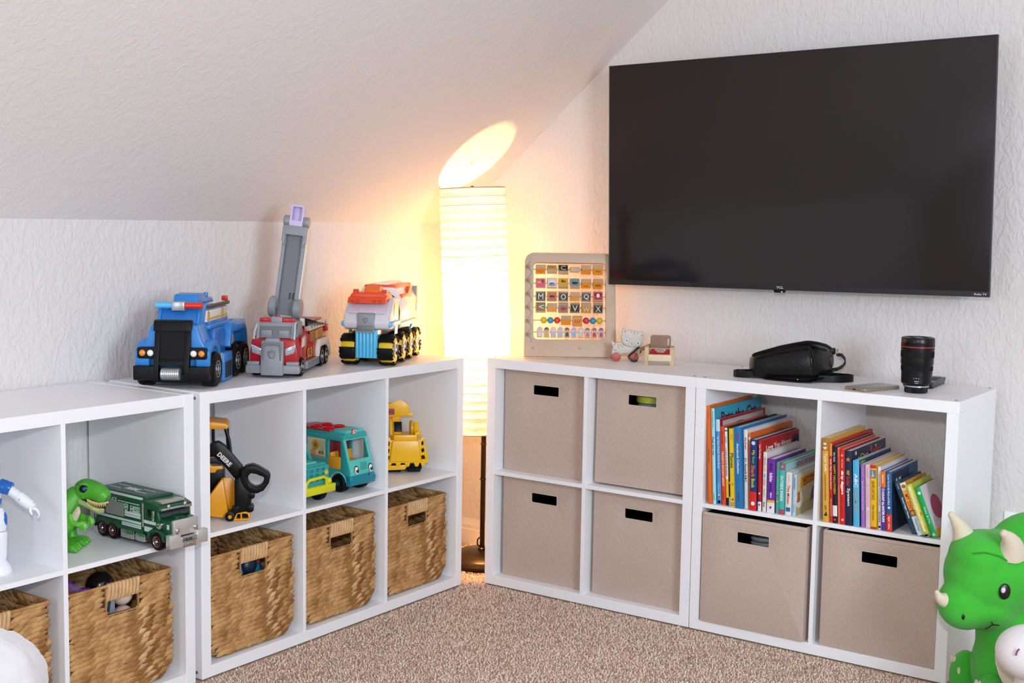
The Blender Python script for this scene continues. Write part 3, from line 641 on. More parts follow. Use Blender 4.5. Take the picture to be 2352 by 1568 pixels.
# ================================================================ carabiner with wrapped cord, leaning on the cat and the little bench
kr = thing('carabiner_keyring', 'black carabiner with a wrapped tan cord and black bead', 'keyring', (0.385, 0.2346, 0.76), 38)
def at(pts, y): return [(p[0], y if not callable(y) else y(p[0]), p[1]) for p in ZC(pts)]
hk = at([(1000, 760), (975, 735), (935, 745), (830, 850), (690, 960), (655, 1010), (668, 1050), (740, 1118), (820, 1150), (880, 1145), (920, 1105)], -29)
part('hook', MB(True).tube(hk, 3.1, 8), M('#0B0B0C', 0.3), kr)
part('gate', MB(True).tube(at([(905, 1095), (1010, 880), (1000, 770)], -29), 0.75, 5).tube(at([(880, 1085), (985, 880), (985, 780)], -31), 0.75, 5), M('#D9D9D6', 0.2, 0.9), kr, label='silver wire gate')
part('gate_catch', MB(True).tube(at([(990, 900), (1030, 840)], -29), 2.2, 8), M('#0B0B0C', 0.3), kr)
p0, p1 = at([(990, 800)], -29)[0], at([(1365, 650)], -29)[0]
cw = MB(True)
for i in range(11):
    t = (i + 0.5) / 11; c = Vector(p0).lerp(Vector(p1), t); d = (Vector(p1) - Vector(p0)).normalized(); rr = 5.0 - 0.7 * abs(t - 0.45)
    u = Vector((0, 1, 0)); v_ = d.cross(u); tl = d * 1.4
    cw.tube([c + u * math.cos(a) * rr + v_ * math.sin(a) * rr + tl * math.cos(a) for a in np.linspace(0, 2 * PI, 14, endpoint=False)], 2.3, 6, closed=True)
CORD = M('#A88A62', 0.75, bump=0.4, bscale=600)
part('cord_wrap', cw, CORD, kr)
b0 = at([(1435, 605)], -29)[0]
part('bead', MB(True).ball(b0, 9, 18, 12), M('#140E0C', 0.25), kr)
part('cord_tail', MB(True).tube([b0, *at([(1540, 540), (1650, 480), (1760, 400), (1790, 360), (1815, 400), (1780, 450)], -25)], 2.4, 6).tube([b0, *at([(1530, 580), (1660, 500), (1750, 455), (1800, 440), (1800, 520)], -23)], 2.2, 6), CORD, kr)
part('cord_knot', MB(True).ball(at([(1765, 430)], -24)[0], (6.0, 4.5, 5.5), 12, 8), CORD, kr)

# ================================================================ little wooden bench holding a red pack
be = thing('wooden_card_bench', 'little wooden bench-shaped stand with rounded backrest', 'stand', (0.528, 0.216, 0.76), 27)
ASH = M('#C7AC86', 0.55, var=0.12, vscale=30); WAL = M('#8C6F58', 0.6, var=0.12, vscale=60)
for xa, xb in ((-51, -38), (29, 43)):
    part('arm', MB(True).box(xa, xb, -10, 6, 0, 57).box(xa, xb, 6, 44, 46, 58).box(xa, xb, 40, 52, 0, 58), ASH, be, bev=0.8)
part('front_rail', MB(True).box(-39.5, 35, -14, -8, 14, 34), M('#D9C6A8', 0.55, var=0.06), be, bev=0.6)
part('rear_rail', MB(True).box(-38, 29, 40, 46, 10, 24), ASH, be)
part('seat', MB(True).prism([(-8, 30), (44, 44), (44, 40), (-8, 26)], 'x', -38, 29), ASH, be)
bp_ = [(-35, 50), (31, 50)] + [(x, z) for x, z in rrect(-35, 31, 50, 92, 8, 5) if z > 70]
part('backrest', MB(True).plate(bp_, [rrect(20, 25, 60, 82, 2.4, 3)], 'y', 44, 49), WAL, be, bev=0.6)
pk = thing('trading_pack', 'red foil pack lettered in white lying on the wooden bench stand', 'card pack', (0.528, 0.216, 0.76), 27)
part('pack', MB(True).prism([(-9, 36), (30, 49), (30, 45.5), (-9, 32)], 'x', -33, 28), M('#B51F22', 0.25), pk, bev=0.6)
nn = Vector((0, 39, 13)).normalized()
letters(pk, 'MONSTER', (-0.001, 0.0175, 0.04585), (1, 0, 0), nn, 0.036, 0.0115, M('#EFEDEA', 0.4), 'lettering', 0.05)
letters(pk, 'TRUCK', (-0.001, 0.0045, 0.0415), (1, 0, 0), nn, 0.026, 0.0105, M('#EFEDEA', 0.4), 'lettering', 0.05)

# ================================================================ black leather handbag
bg = thing('handbag', 'black leather handbag lying on its side with its strap looped', 'bag', (1.04, 0.12, 0.76), 35)
LEA = M('#0A0908', 0.33, bump=0.35, bscale=120, spec=0.28); LEA2 = M('#080707', 0.4, spec=0.2)
KB = 0.157
def BP(zx, zy): return ((zx / 8.11 + 1680 - 1837.8) * 1.268, (876.1 - 770 - zy / 8.11) * 1.268)
def bag():
    mb = MB(True); rings = []
    #        zx    top  bottom  front  back
    for zx, zt, zb, yf, yb in ((468, 470, 800, 62, 120), (500, 425, 838, 52, 132), (700, 350, 842, 34, 140), (1000, 245, 850, 4, 145), (1250, 165, 850, -22, 148), (1400, 130, 850, -34, 150), (1450, 130, 850, -34, 150), (1600, 160, 835, -18, 150), (1800, 215, 790, 18, 150), (1950, 300, 715, 56, 150), (2030, 390, 620, 84, 145), (2050, 450, 560, 96, 138)):
        x, z1_ = BP(zx, zt); _, z0_ = BP(zx, zb); z0_ = max(z0_, 0.5); ring = []
        for k in range(24):
            a = 2 * PI * k / 24; ca, sa = math.cos(a), math.sin(a)
            sx = math.copysign(abs(ca) ** 0.45, ca); sz = math.copysign(abs(sa) ** 0.45, sa)
            top_in = 0.0 if sz < 0 else 0.12 * sz
            yc, hy = (yf + yb) / 2, (yb - yf) / 2
            ring.append((x + 6 * (1 - abs(sz)) * 0.0, yc + sx * hy * (1 - top_in), (z0_ + z1_) / 2 + sz * (z1_ - z0_) / 2 - (0.10 * (z1_ - z0_) * (1 if sx > 0 else 0) * max(sz, 0))))
        rings.append(ring)
    return mb.loft(rings)
part('body', bag(), LEA, bg, smooth=50)
pip = [(450, 425, 54), (480, 395, 50), (620, 338, 38), (900, 225, 10), (1150, 150, -12), (1330, 103, -30), (1400, 103, -32), (1560, 130, -16), (1760, 185, 14), (1880, 250, 38)]
part('piping', MB(True).tube([(BP(a, b_)[0], y, BP(a, b_)[1]) for a, b_, y in pip], 4.6, 8), LEA2, bg)
fold = [(1365, 175, -36.5), (1385, 330, -36.5), (1405, 480, -36), (1435, 560, -35), (1465, 520, -34.5), (1455, 400, -34.5), (1410, 260, -35), (1372, 180, -36)]
part('gusset_fold', MB(True).tube([(BP(a, b_)[0], y - 1.5, BP(a, b_)[1]) for a, b_, y in fold], 2.0, 7), LEA, bg)
part('flap_edge', MB(True).ribbon([(BP(a, b_)[0], y, max(BP(a, b_)[1] + 1, 3.0)) for a, b_, y in ((650, 836, 34), (900, 842, 8), (1180, 840, -26), (1400, 835, -38), (1620, 795, -20), (1800, 725, 14), (1960, 680, 50))], 14, 3, (0, 1, 0.15)), LEA2, bg)
part('strap_tab', MB(True).box(*[BP(1840, 0)[0], BP(2050, 0)[0]], 78, 86, BP(0, 395)[1], BP(0, 270)[1]), LEA2, bg, bev=3)
gx, gz = BP(2080, 355)
part('ring', MB(True).tube([(gx + 1.5 * math.sin(a), 80 + 6 * math.cos(a), gz + 9.5 * math.sin(a)) for a in np.linspace(0, 2 * PI, 20, endpoint=False)], 1.3, 6, closed=True), M('#B8A27A', 0.25, 0.9), bg, label='brass ring')
for zx, zy in ((1188, 800), (1195, 868)):
    c = BP(zx, zy); part('stud', MB(True).ball((c[0], -30, max(c[1], 3)), 2.2, 10, 6), M('#D8D4CC', 0.15, 0.9), bg)
sp = [(2085, 395, 80), (2160, 400, 76), (2225, 470, 74), (2240, 540, 78), (2200, 620, 86), (2120, 685, 96), (2000, 720, 110)]
part('handle_strap', MB(True).ribbon([(BP(a, b_)[0], y, BP(a, b_)[1]) for a, b_, y in sp], 19, 2.6, (0.25, 0.9, 0.35)), LEA2, bg)
def shelf_pt(zx, zy):      # a point of the strap's lower edge where it stands on the shelf
    return zx, zy
lp = [(-70, 66), (-110, 64), (-150, 68), (-171, 82), (-176, 100), (-160, 118), (-120, 122), (-70, 116)]
part('strap_loop', MB(True).ribbon([(x, y, 10.3) for x, y in lp], 20, 2.6, (0, 0, 1)), LEA2, bg)
lp = [(40, -6), (80, -16), (118, -13), (150, 5), (160, 22), (150, 40), (120, 60), (80, 80), (50, 95)]
part('strap_loop', MB(True).ribbon([(x, y, 10.3) for x, y in lp], 20, 2.6, (0, 0, 1)), LEA2, bg)

# ================================================================ phone, lens, remote
ph = thing('smartphone', 'smartphone in a clear smoke-brown case lying flat by the shelf edge', 'phone', (1.199, 0.041, 0.76), -19)
part('case', MB(True).prism(rrect(0, 76, 0, 155, 11, 6), 'z', 0, 9.4), M('#8C7A66', 0.25), ph, bev=2.2, label='smoky translucent case')
part('screen', MB(True).prism(rrect(3, 73, 3, 152, 9, 6), 'z', 9.0, 9.75), M('#2A2A2C', 0.12, spec=0.6), ph)
part('port', MB(True).box(32, 44, -0.4, 0.5, 3.2, 6), BLACK, ph)
g = MB(True)
for x in (18, 21, 24, 52, 55, 58): g.box(x, x + 1.6, -0.3, 0.5, 3.8, 5.4)
part('speaker_holes', g, BLACK, ph)
ln = thing('camera_lens', 'black camera lens with a red ring standing upright on its mount', 'lens', (1.377, 0.1185, 0.76), 35)
BL = M('#0C0D0F', 0.36, spec=0.25); BLR = M('#101113', 0.62, spec=0.2)
part('rear_cap', MB(True).lathe([(0, 0), (29.5, 0), (30, 1), (30, 15), (29, 16), (0, 16)], n=48), BL, ln)
rg = MB(True)
for i in range(64):
    a = 2 * PI * i / 64; c, s_ = math.cos(a), math.sin(a)
    rg.prism([(30 * c - 0.8 * s_, 30 * s_ + 0.8 * c), (30 * c + 0.8 * s_, 30 * s_ - 0.8 * c), (30.8 * c, 30.8 * s_)], 'z', 1.5, 14.5)
part('cap_ribs', rg, BL, ln)
part('mount', MB(True).lathe([(0, 16), (32, 16), (34.5, 17), (34.5, 20.5), (33, 21.5), (0, 21.5)], n=48), M('#C4C6C8', 0.25, 0.9), ln, label='silver mount ring')
part('barrel', MB(True).lathe([(0, 21), (35, 21.5), (38, 25), (40.5, 28), (40.8, 44), (40.4, 44.6), (40.8, 45.2), (41.5, 60), (41.0, 60.8), (41.5, 61.4), (41.8, 76), (43.5, 81), (43.5, 96), (43.0, 96.6), (43.5, 97.2), (43.6, 117), (44.3, 118), (44.6, 126), (0, 126)], n=64), BL, ln, smooth=25)
gr = MB(True)
for za, zb, r in ((62.5, 74.5, 41.9), (98.5, 115.5, 43.8)):
    for i in range(90):
        a = 2 * PI * i / 90; c, s_ = math.cos(a), math.sin(a)
        gr.prism([((r) * c - 0.9 * s_, r * s_ + 0.9 * c), (r * c + 0.9 * s_, r * s_ - 0.9 * c), ((r + 0.55) * c, (r + 0.55) * s_)], 'z', za, zb)
part('grip_ribs', gr, BLR, ln)
part('red_ring', MB(True).ring((0, 0, 126), (0, 0, 128.4), 45.0, 30, 56), M('#B3242E', 0.3), ln, label='thin red ring')
part('front_ring', MB(True).lathe([(0, 128.2), (44.8, 128.2), (45, 134), (0, 134)], n=56), BL, ln)
part('lens_cap', MB(True).lathe([(0, 134), (44.2, 134), (44.6, 136), (44.6, 149), (43, 152), (40, 152.6), (38, 151.8), (0, 151.8)], n=56), M('#0B0C0E', 0.3, spec=0.3), ln)
cg = MB(True)
for x in (-22, 12): cg.box(x, x + 12, -26, 26, 151.5, 152.2)
part('cap_grips', cg, BLR, ln)
FRL = Matrix.Rotation(math.radians(-14), 3, 'Z')
for txt, z, w_, h_ in (('1.2', 47, 0, 0),):
    pass
for k, (txt, ang, z, w_, h_) in enumerate((('Canon', -17, 34.8, 12, 3.0), ('15-35', -17, 29.5, 8, 2.4), ('24', -27, 43.0, 2.6, 2.0), ('28', -19, 43.0, 2.6, 2.0), ('35', -10, 43.0, 2.6, 2.0))):
    a = math.radians(ang - 90); r = 40.9
    letters(ln, txt, (r * math.cos(a) / 1000, r * math.sin(a) / 1000, z / 1000), (-math.sin(a), math.cos(a), 0), (0, 0, 1), w_ / 1000, h_ / 1000, M('#DADADA', 0.5), 'lettering', 0.02)
rm = thing('remote_control', 'black remote control lying behind the camera lens', 'remote', (1.349, 0.215, 0.76), 4)
part('shell', MB(True).prism([(0, 2), (6, 0), (150, 0), (164, 10), (166, 16), (160, 19), (4, 17), (0, 14)], 'x', 0, 44), M('#0F0F10', 0.3), rm, bev=3, seg=3)
for i in range(4):
    for j in range(6): part('button', MB(True).box(6 + 8.6 * i, 12 + 8.6 * i, 70 + 13 * j, 77 + 13 * j, 17.4, 19.6), M('#3C3C40', 0.5), rm, bev=0.6, seg=1)
for j in range(5): part('side_marking', MB(True).box(43.9, 44.25, 100 + 10 * j, 105 + 10 * j, 7, 10.5), M('#8E8E92', 0.5), rm)
# ================================================================ toy helpers
TYRE = M('#08080A', 0.5, spec=0.18); TYRE2 = M('#0C0B0B', 0.5, spec=0.18); CHROME = M('#C9CACC', 0.14, 1.0); SILVER = M('#B4B6BA', 0.3, 0.7); GREYP = M('#7C8086', 0.38); GREYD = M('#55585D', 0.4)
def wheel(parent, x, y, r, w_, hubm, hub_r=0.55, z=None, tyre=None, face=1, lugs=0, name='wheel'):
    z = r if z is None else z
    h = w_ / 2
    t = part(name, MB(True).lathe([(r * 0.5, -h), (r * 0.86, -h), (r * 0.97, -h * 0.8), (r, -h * 0.5), (r, h * 0.5), (r * 0.97, h * 0.8), (r * 0.86, h), (r * 0.5, h)], (x, y, z), 36, 'x'), tyre or TYRE, parent)
    a = x + face * h
    part('hub', MB(True).lathe([(0.01, -face * 2), (r * hub_r, -face * 2), (r * hub_r * 0.96, face * 0.8), (r * hub_r * 0.8, -face * 0.6), (r * hub_r * 0.34, -face * 0.2), (r * hub_r * 0.26, face * 2.0), (0.01, face * 2.2)], (a, y, z), 28, 'x'), hubm, t)
    if lugs:
        mb = MB(True)
        for i in range(lugs):
            q = 2 * PI * i / lugs; c, s_ = math.cos(q), math.sin(q)
            mb.ring((a - face * 0.2, y + r * hub_r * 0.55 * c, z + r * hub_r * 0.55 * s_), (a + face * 1.0, y + r * hub_r * 0.55 * c, z + r * hub_r * 0.55 * s_), r * 0.07, r * 0.01, 8)
        part('hub_bolts', mb, hubm, t)
    return t
def paw_shield(parent, o, xd, zd, s, mat, mat2):
    """raised shield badge with a paw print"""
    xd, zd, o = Vector(xd).normalized(), Vector(zd).normalized(), Vector(o); nn = xd.cross(zd)
    def poly(P, a, b):
        mb = MB(True); A = [mb.v(o + xd * p[0] * s + zd * p[1] * s + nn * a) for p in P]; B = [mb.v(o + xd * p[0] * s + zd * p[1] * s + nn * b) for p in P]
        mb.bm.faces.new(A); mb.bm.faces.new(B[::-1])
        for i in range(len(A)): mb.bm.faces.new((A[i], B[i], B[(i + 1) % len(A)], A[(i + 1) % len(A)]))
        return mb
    S = [(-1, 0.75), (-0.55, 0.9), (0, 1.12), (0.55, 0.9), (1, 0.75), (0.95, -0.1), (0.55, -0.8), (0, -1.2), (-0.55, -0.8), (-0.95, -0.1)]
    b = part('badge', poly(S, -0.5, 1.0), mat, parent, bev=0.3)
    for P in ([(0.36 * math.cos(q), -0.25 + 0.30 * math.sin(q)) for q in np.linspace(0, 2 * PI, 12, endpoint=False)], *[[(cx + 0.13 * math.cos(q), cz + 0.18 * math.sin(q)) for q in np.linspace(0, 2 * PI, 10, endpoint=False)] for cx, cz in ((-0.48, 0.12), (-0.17, 0.38), (0.17, 0.38), (0.48, 0.12))]):
        part('paw_pad', poly(P, 0.8, 1.5), mat2, b)

# ================================================================ blue police truck
bt = thing('toy_police_truck', 'big blue toy police truck with black grille, leftmost on the shelf top', 'toy truck', (-0.1648, -1.156, 0.7606), 33.3, 'toy rescue trucks along the shelf top')
B1 = M('#2A7FCB', 0.3); B2 = M('#1F6BB8', 0.35); CX = -8
def X(v): return v + CX
part('chassis', MB(True).box(X(-58), X(58), 0, 385, 28, 80), M('#17181C', 0.5), bt)
hood = MB(True).prism([(X(-90), 56), (X(90), 56), (X(92), 96), (X(74), 122), (X(60), 166), (X(-60), 166), (X(-74), 122), (X(-92), 96)], 'y', -6, 66, [(X(-90), 56), (X(90), 56), (X(92), 100), (X(76), 128), (X(64), 166), (X(-64), 166), (X(-76), 128), (X(-92), 100)])
part('hood', hood, B1, bt, bev=4, seg=2)
for s in (-1, 1):
    P = [(-20, 58), (-20, 98), (4, 118), (22, 124), (62, 124), (92, 96), (104, 60), (90, 60), (78, 88), (60, 104), (30, 108), (2, 96), (-8, 60)]
    part('front_fender', MB(True).prism(P, 'x', X(s * 62), X(s * 98)), B1, bt, bev=2.5)
    for y in (40,): wheel(bt, X(s * 84), y, 47, 42, SILVER, 0.5, face=s, lugs=6, tyre=TYRE2)
    for y in (262, 352): wheel(bt, X(s * 84), y, 46, 38, SILVER, 0.55, face=s, lugs=6, tyre=TYRE2)
    P = [(196, 92), (212, 142), (232, 156), (372, 156), (396, 120), (404, 70), (392, 70), (384, 108), (366, 128), (240, 128), (222, 112), (210, 86)]
    part('rear_fender', MB(True).prism(P, 'x', X(s * 58), X(s * 96)), B1, bt, bev=2.5)
    st_ = part('side_step', MB(True).box(X(s * 90 - 12), X(s * 90 + 12), 112, 200, 6, 80), B1, bt, bev=2)
    part('step_recess', MB(True).box(X(s * 90 + s * 11.4 - 0.6), X(s * 90 + s * 11.4 + 1.2), 122, 192, 12, 56), M('#20242C', 0.5), st_)
    part('step_mark', MB(True).box(X(s * 90 - 11), X(s * 90 + 6), 111.2, 128, 62, 81), M('#D8BE2E', 0.4), st_)
# bumper, grille guard, winch
bp = MB(True).box(X(-100), X(-46), -34, -6, 22, 60).box(X(46), X(100), -34, -6, 22, 60).box(X(-50), X(50), -28, -4, 16, 40)
part('bumper', bp, BLACK, bt, bev=3)
gd = MB(True)
for s in (-1, 1):
    gd.prism([(-34, 20), (-22, 20), (-8, 100), (2, 168), (-12, 172), (-22, 110), (-34, 60)], 'x', X(s * 40 - 7), X(s * 40 + 7))
gd.prism([(-20, 150), (-8, 152), (4, 172), (-2, 180), (-14, 176)], 'x', X(-50), X(50)); gd.prism([(-32, 62), (-20, 62), (-18, 76), (-28, 78)], 'x', X(-40), X(40))
part('grille_guard', gd, BLACK, bt, bev=2)
part('grille', MB(True).prism([(-24, 70), (-14, 70), (-2, 156), (-13, 156)], 'x', X(-36), X(36)), M('#0C0C0E', 0.5, spec=0.2, bump=0.6, bscale=700), bt)
part('winch_drum', MB(True).cyl((X(-24), -32, 40), (X(24), -32, 40), 15, n=24), SILVER, bt)
wr = MB(True)
for i in range(9): wr.tube([(X(-21 + 5.2 * i), -32 + 15.3 * math.cos(a), 40 + 15.3 * math.sin(a)) for a in np.linspace(0, 2 * PI, 20, endpoint=False)], 1.5, 5, closed=True)
part('winch_cable', wr, SILVER, bt)
for s in (-1, 1):
    hp = part('headlight_pod', MB(True).prism(rrect(X(s * 68 - 24), X(s * 68 + 24), 78, 108, 6, 4), 'y', -24, -4), BLACK, bt, bev=2)
    for k, (c, x) in enumerate((('#E08A2E', 78), ('#E6E3DE', 57))):
        part('lamp', MB(True).ball((X(s * x), -24, 93), (8.5, 4.5, 8.5), 18, 10), M(c, 0.25), hp)
# cab
cab = MB(True).prism([(28, 158), (40, 164), (62, 208), (70, 214), (120, 214), (120, 158)], 'x', X(-60), X(60))
part('cab', cab, B1, bt, bev=4)
part('windscreen', MB(True).prism([(35.5, 166), (56.5, 205), (56, 207), (34, 167)], 'x', X(-47), X(47)), B2, bt, bev=0.5)
part('windscreen_trim', MB(True).prism([(32, 161), (60, 211), (57.5, 212), (29.5, 162)], 'x', X(-56), X(-48)).prism([(32, 161), (60, 211), (57.5, 212), (29.5, 162)], 'x', X(48), X(56)), B1, bt, bev=1)
part('upper_body', MB(True).prism([(X(-66), 100), (X(66), 100), (X(64), 166), (X(60), 204), (X(-60), 204), (X(-64), 166)], 'y', 110, 300), B1, bt, bev=4)
part('side_ledge', MB(True).box(X(-74), X(74), 72, 320, 148, 160), B1, bt, bev=3)
for s in (-1, 1):
    sl = part('side_stripe', MB(True).prism([(74, 168), (288, 168), (288, 198), (86, 198)], 'x', X(s * 61 - 1.5), X(s * 61 + 4)), M('#E3DED8', 0.4), bt, bev=1)
    part('gold_line', MB(True).prism([(76, 172), (288, 172), (288, 178), (78, 178)], 'x', X(s * 61 + (4 if s > 0 else -2.2)), X(s * 61 + (4.8 if s > 0 else -1.4))), M('#D8B04A', 0.4), sl)
    for y in (92, 236):
        part('crest', MB(True).prism([(y - 9, 176), (y, 168), (y + 9, 176), (y + 10, 192), (y, 198), (y - 10, 192)], 'x', X(s * 61 + (4.4 if s > 0 else -3)), X(s * 61 + (5.6 if s > 0 else -1.8))), M('#C9A050', 0.4), sl)
    part('roof_rail', MB(True).box(X(s * 62 - 5), X(s * 62 + 5), 96, 312, 203, 212), M('#4A3A2E', 0.45), bt, bev=1.5)
    part('tail_light', MB(True).box(X(s * 54 - 8), X(s * 54 + 8), 298, 312, 212, 226), M('#C22A22', 0.3), bt, bev=2)
    part('flank', MB(True).prism([(100, 78), (204, 78), (210, 130), (190, 148), (96, 148), (92, 110)], 'x', X(s * 56), X(s * 82)), B2, bt, bev=3)
lb = MB(True)
part('light_bar_blue', MB(True).cyl((X(-62), 44, 214), (X(-16), 44, 214), 8.5, n=20), M('#58B4E6', 0.2), bt)
part('light_bar_red', MB(True).cyl((X(16), 44, 214), (X(62), 44, 214), 8.5, n=20), M('#D9301F', 0.2), bt)
part('light_bar_centre', MB(True).box(X(-17), X(17), 33, 56, 200, 224), SILVER, bt, bev=2)
part('roof_pod', MB(True).prism([(84, 212), (100, 240), (150, 242), (176, 228), (232, 226), (252, 212)], 'x', X(-30), X(38)), B1, bt, bev=4)
part('roof_pod_mark', MB(True).box(X(-16), X(0), 86.5, 89.5, 217, 222), M('#E0C23A', 0.4), bt)
part('roof_knob', MB(True).cyl((X(26), 210, 226), (X(26), 210, 240), 6, n=14), B1, bt, bev=1.5)
CX = 0

# ================================================================ red fire truck with raised ladder
ft = thing('toy_fire_truck', 'red toy fire truck with tall grey ladder raised, between the other trucks', 'toy truck', (-0.1431, -0.816, 0.7606), 31, 'toy rescue trucks along the shelf top')
R1 = M('#A81620', 0.3); R2 = M('#8E1019', 0.35); GP = M('#8A8D93', 0.36); GP2 = M('#6E7177', 0.42); CX = -6
part('chassis', MB(True).box(X(-50), X(50), 0, 370, 16, 40), M('#17171A', 0.5), ft)
part('cab_body', MB(True).prism([(X(-68), 30), (X(68), 30), (X(68), 70), (X(62), 108), (X(-62), 108), (X(-68), 70)], 'y', -22, 92, [(X(-66), 30), (X(66), 30), (X(66), 74), (X(62), 112), (X(-62), 112), (X(-66), 74)]), R1, ft, bev=4)
part('bumper', MB(True).prism([(X(-76), 12), (X(76), 12), (X(78), 22), (X(76), 36), (X(-76), 36), (X(-78), 22)], 'y', -36, -16), GP, ft, bev=4)
for xa in (-74, 38): part('bumper_step', MB(True).box(X(xa), X(xa + 36), -33, -17, 35, 46), GP, ft, bev=3)
part('grille_panel', MB(True).prism([(-44, 8), (-30, 6), (-24, 20), (-24, 100), (-30, 106), (-38, 96), (-44, 40)], 'x', X(-32), X(32)), GP, ft, bev=4)
part('grille_frame', MB(True).plate(rrect(X(-28), X(28), 40, 100, 8, 4), [rrect(X(-22), X(22), 45, 94, 6, 4)], 'y', -43, -38), GP2, ft, bev=1)
part('grille_crown', MB(True).prism([(X(-24), 98), (X(24), 98), (X(18), 112), (X(-18), 112)], 'y', -36, -20), GP, ft, bev=2)
paw_shield(ft, (X(0), -40.5, 66), (1, 0, -0.0), (0, 0.08, 1), 12.5, GP2, GP)
part('hook', MB(True).tube([(X(-8), -44.5, 24), (X(-4), -45, 18), (X(0), -45.2, 22), (X(5), -45, 16), (X(10), -44.5, 21)], 1.6, 6), M('#A4A7AC', 0.3), ft)
for s in (-1, 1):
    part('headlight', MB(True).prism([(X(s * 34), 62), (X(s * 60), 70), (X(s * 64), 94), (X(s * 34), 82)], 'y', -26.5, -20), M('#C3C8CE', 0.2, 0.4), ft, bev=1.2)
    hl = MB(True)
    for k in range(3): hl.prism([(X(s * 35), 66 + 6 * k), (X(s * 62), 73 + 7 * k), (X(s * 62), 74.2 + 7 * k), (X(s * 35), 67.2 + 6 * k)], 'y', -27, -26)
    part('headlight_bars', hl, GP2, ft)
    wheel(ft, X(s * 60), 24, 28, 26, SILVER, 0.66, face=s)
    for y in (282, 342): wheel(ft, X(s * 60), y, 30, 24, SILVER, 0.66, face=s)
    P = [(54, 58), (64, 60), (80, 56), (92, 108), (64, 148), (30, 148), (16, 108), (24, 108), (36, 140), (58, 140), (80, 104), (70, 66)]
    part('cab_hoop', MB(True).tube([(X(s * 58), -16, 106), (X(s * 58), -8, 128), (X(s * 55), 6, 146), (X(s * 54), 20, 152)], 3.2, 8), M('#B9BCC0', 0.3), ft)
    part('cab_side', MB(True).prism([(30, 108), (90, 108), (90, 150), (56, 150)], 'x', X(s * 52 - 4), X(s * 52 + 4)), GP, ft, bev=1)
    d = part('door', MB(True).prism([(20, 46), (78, 46), (86, 104), (70, 118), (30, 112)], 'x', X(s * 64), X(s * 69)), R1, ft, bev=1)
    part('door_panel', MB(True).prism([(28, 82), (58, 84), (64, 112), (36, 108)], 'x', X(s * 69.4 - 0.5), X(s * 69.4 + 0.5)), M('#E6DFDA', 0.4), d)
    part('door_glass', MB(True).prism([(64, 84), (80, 86), (84, 104), (74, 112)], 'x', X(s * 69.4 - 0.5), X(s * 69.4 + 0.5)), M('#A8A19C', 0.25), d)
    part('side_step', MB(True).box(X(s * 62 - 8), X(s * 62 + 8), 96, 252, 12, 34), GP, ft, bev=2)
    sg = MB(True)
    for k in range(3): sg.box(X(s * 70 - 0.8), X(s * 70 + 0.8), 100, 248, 16 + 6 * k, 18.5 + 6 * k)
    part('step_grooves', sg, GP2, ft)
part('windscreen', MB(True).prism([(-4, 110), (0, 110), (14, 146), (10, 148)], 'x', X(-50), X(50)), GP2, ft, bev=0.8)
part('windscreen_frame', MB(True).prism([(-8, 108), (0, 108), (14, 150), (6, 152)], 'x', X(-54), X(-46)).prism([(-8, 108), (0, 108), (14, 150), (6, 152)], 'x', X(46), X(54)).prism([(8, 142), (18, 142), (18, 152), (10, 152)], 'x', X(-54), X(54)), GP, ft, bev=1.2)
part('seats', MB(True).box(X(-40), X(-10), -3.6, 0.5, 112, 132).box(X(10), X(40), -3.6, 0.5, 112, 132), GP, ft, bev=1.2)
part('cab_roof', MB(True).box(X(-54), X(54), 14, 92, 148, 154), GP, ft, bev=2)
part('light_bar', MB(True).box(X(-50), X(-14), 16, 30, 153, 165).box(X(14), X(50), 16, 30, 153, 165), M('#C01A22', 0.25), ft, bev=2)
part('light_bar_centre', MB(True).box(X(-16), X(16), 12, 34, 146, 169), GP, ft, bev=2)
part('roof_button', MB(True).cyl((X(0), 26, 168), (X(0), 26, 173), 7, n=16), M('#C01A22', 0.3), ft)
part('rear_body', MB(True).prism([(X(-60), 34), (X(60), 34), (X(62), 96), (X(40), 140), (X(-40), 140), (X(-62), 96)], 'y', 92, 385), R1, ft, bev=3)
part('rear_deck', MB(True).box(X(-46), X(46), 92, 388, 134, 142), R2, ft, bev=2)
BEI = M('#DAD0C6', 0.38)
for s in (-1, 1):
    part('hose_rack', MB(True).prism([(96, 138), (384, 138), (392, 118), (150, 118), (110, 156), (92, 160)], 'x', X(s * 54 - 5), X(s * 54 + 9) if s > 0 else X(s * 54 + 5)), BEI, ft, bev=1.5)
    hs = MB(True)
    for k in range(6): hs.cyl((X(s * 63 - 0.3), 180 + 36 * k, 128), (X(s * 63 + 0.5), 180 + 36 * k, 128), 4, n=12)
    part('rack_holes', hs, M('#3A2A22', 0.7), ft)
    part('side_recess', MB(True).box(X(s * 60 - 2), X(s * 60 + 2.4), 170, 330, 84, 116), M('#8A5A2A', 0.4), ft)
    part('reel', MB(True).lathe([(0, 0), (15, 0), (15, 3), (9, 3), (9, 6), (15, 6), (15, 9), (0, 9)], (X(s * 60 - 4.5), 240, 100), 20, 'x'), M('#B8863A', 0.4), ft)
    part('rear_fender', MB(True).prism([(236, 62), (252, 84), (376, 84), (398, 30), (388, 30), (372, 62), (262, 62), (246, 34), (236, 34)], 'x', X(s * 58), X(s * 72)), BEI if s > 0 else R1, ft, bev=2)
    part('tail_lamp', MB(True).box(X(s * 60 - 6), X(s * 60 + 8), 372, 386, 100, 122), M('#B81822', 0.3), ft, bev=2)
    part('rear_bumper', MB(True).box(X(s * 56 - 14), X(s * 56 + 14), 380, 398, 22, 40), GP, ft, bev=2)
letters(ft, '03', (X(63.2) / 1000, 0.150, 0.056), (0, 1, 0), (0, 0, 1), 0.058, 0.030, M('#C9A227', 0.4), 'number_lettering', 0.03)
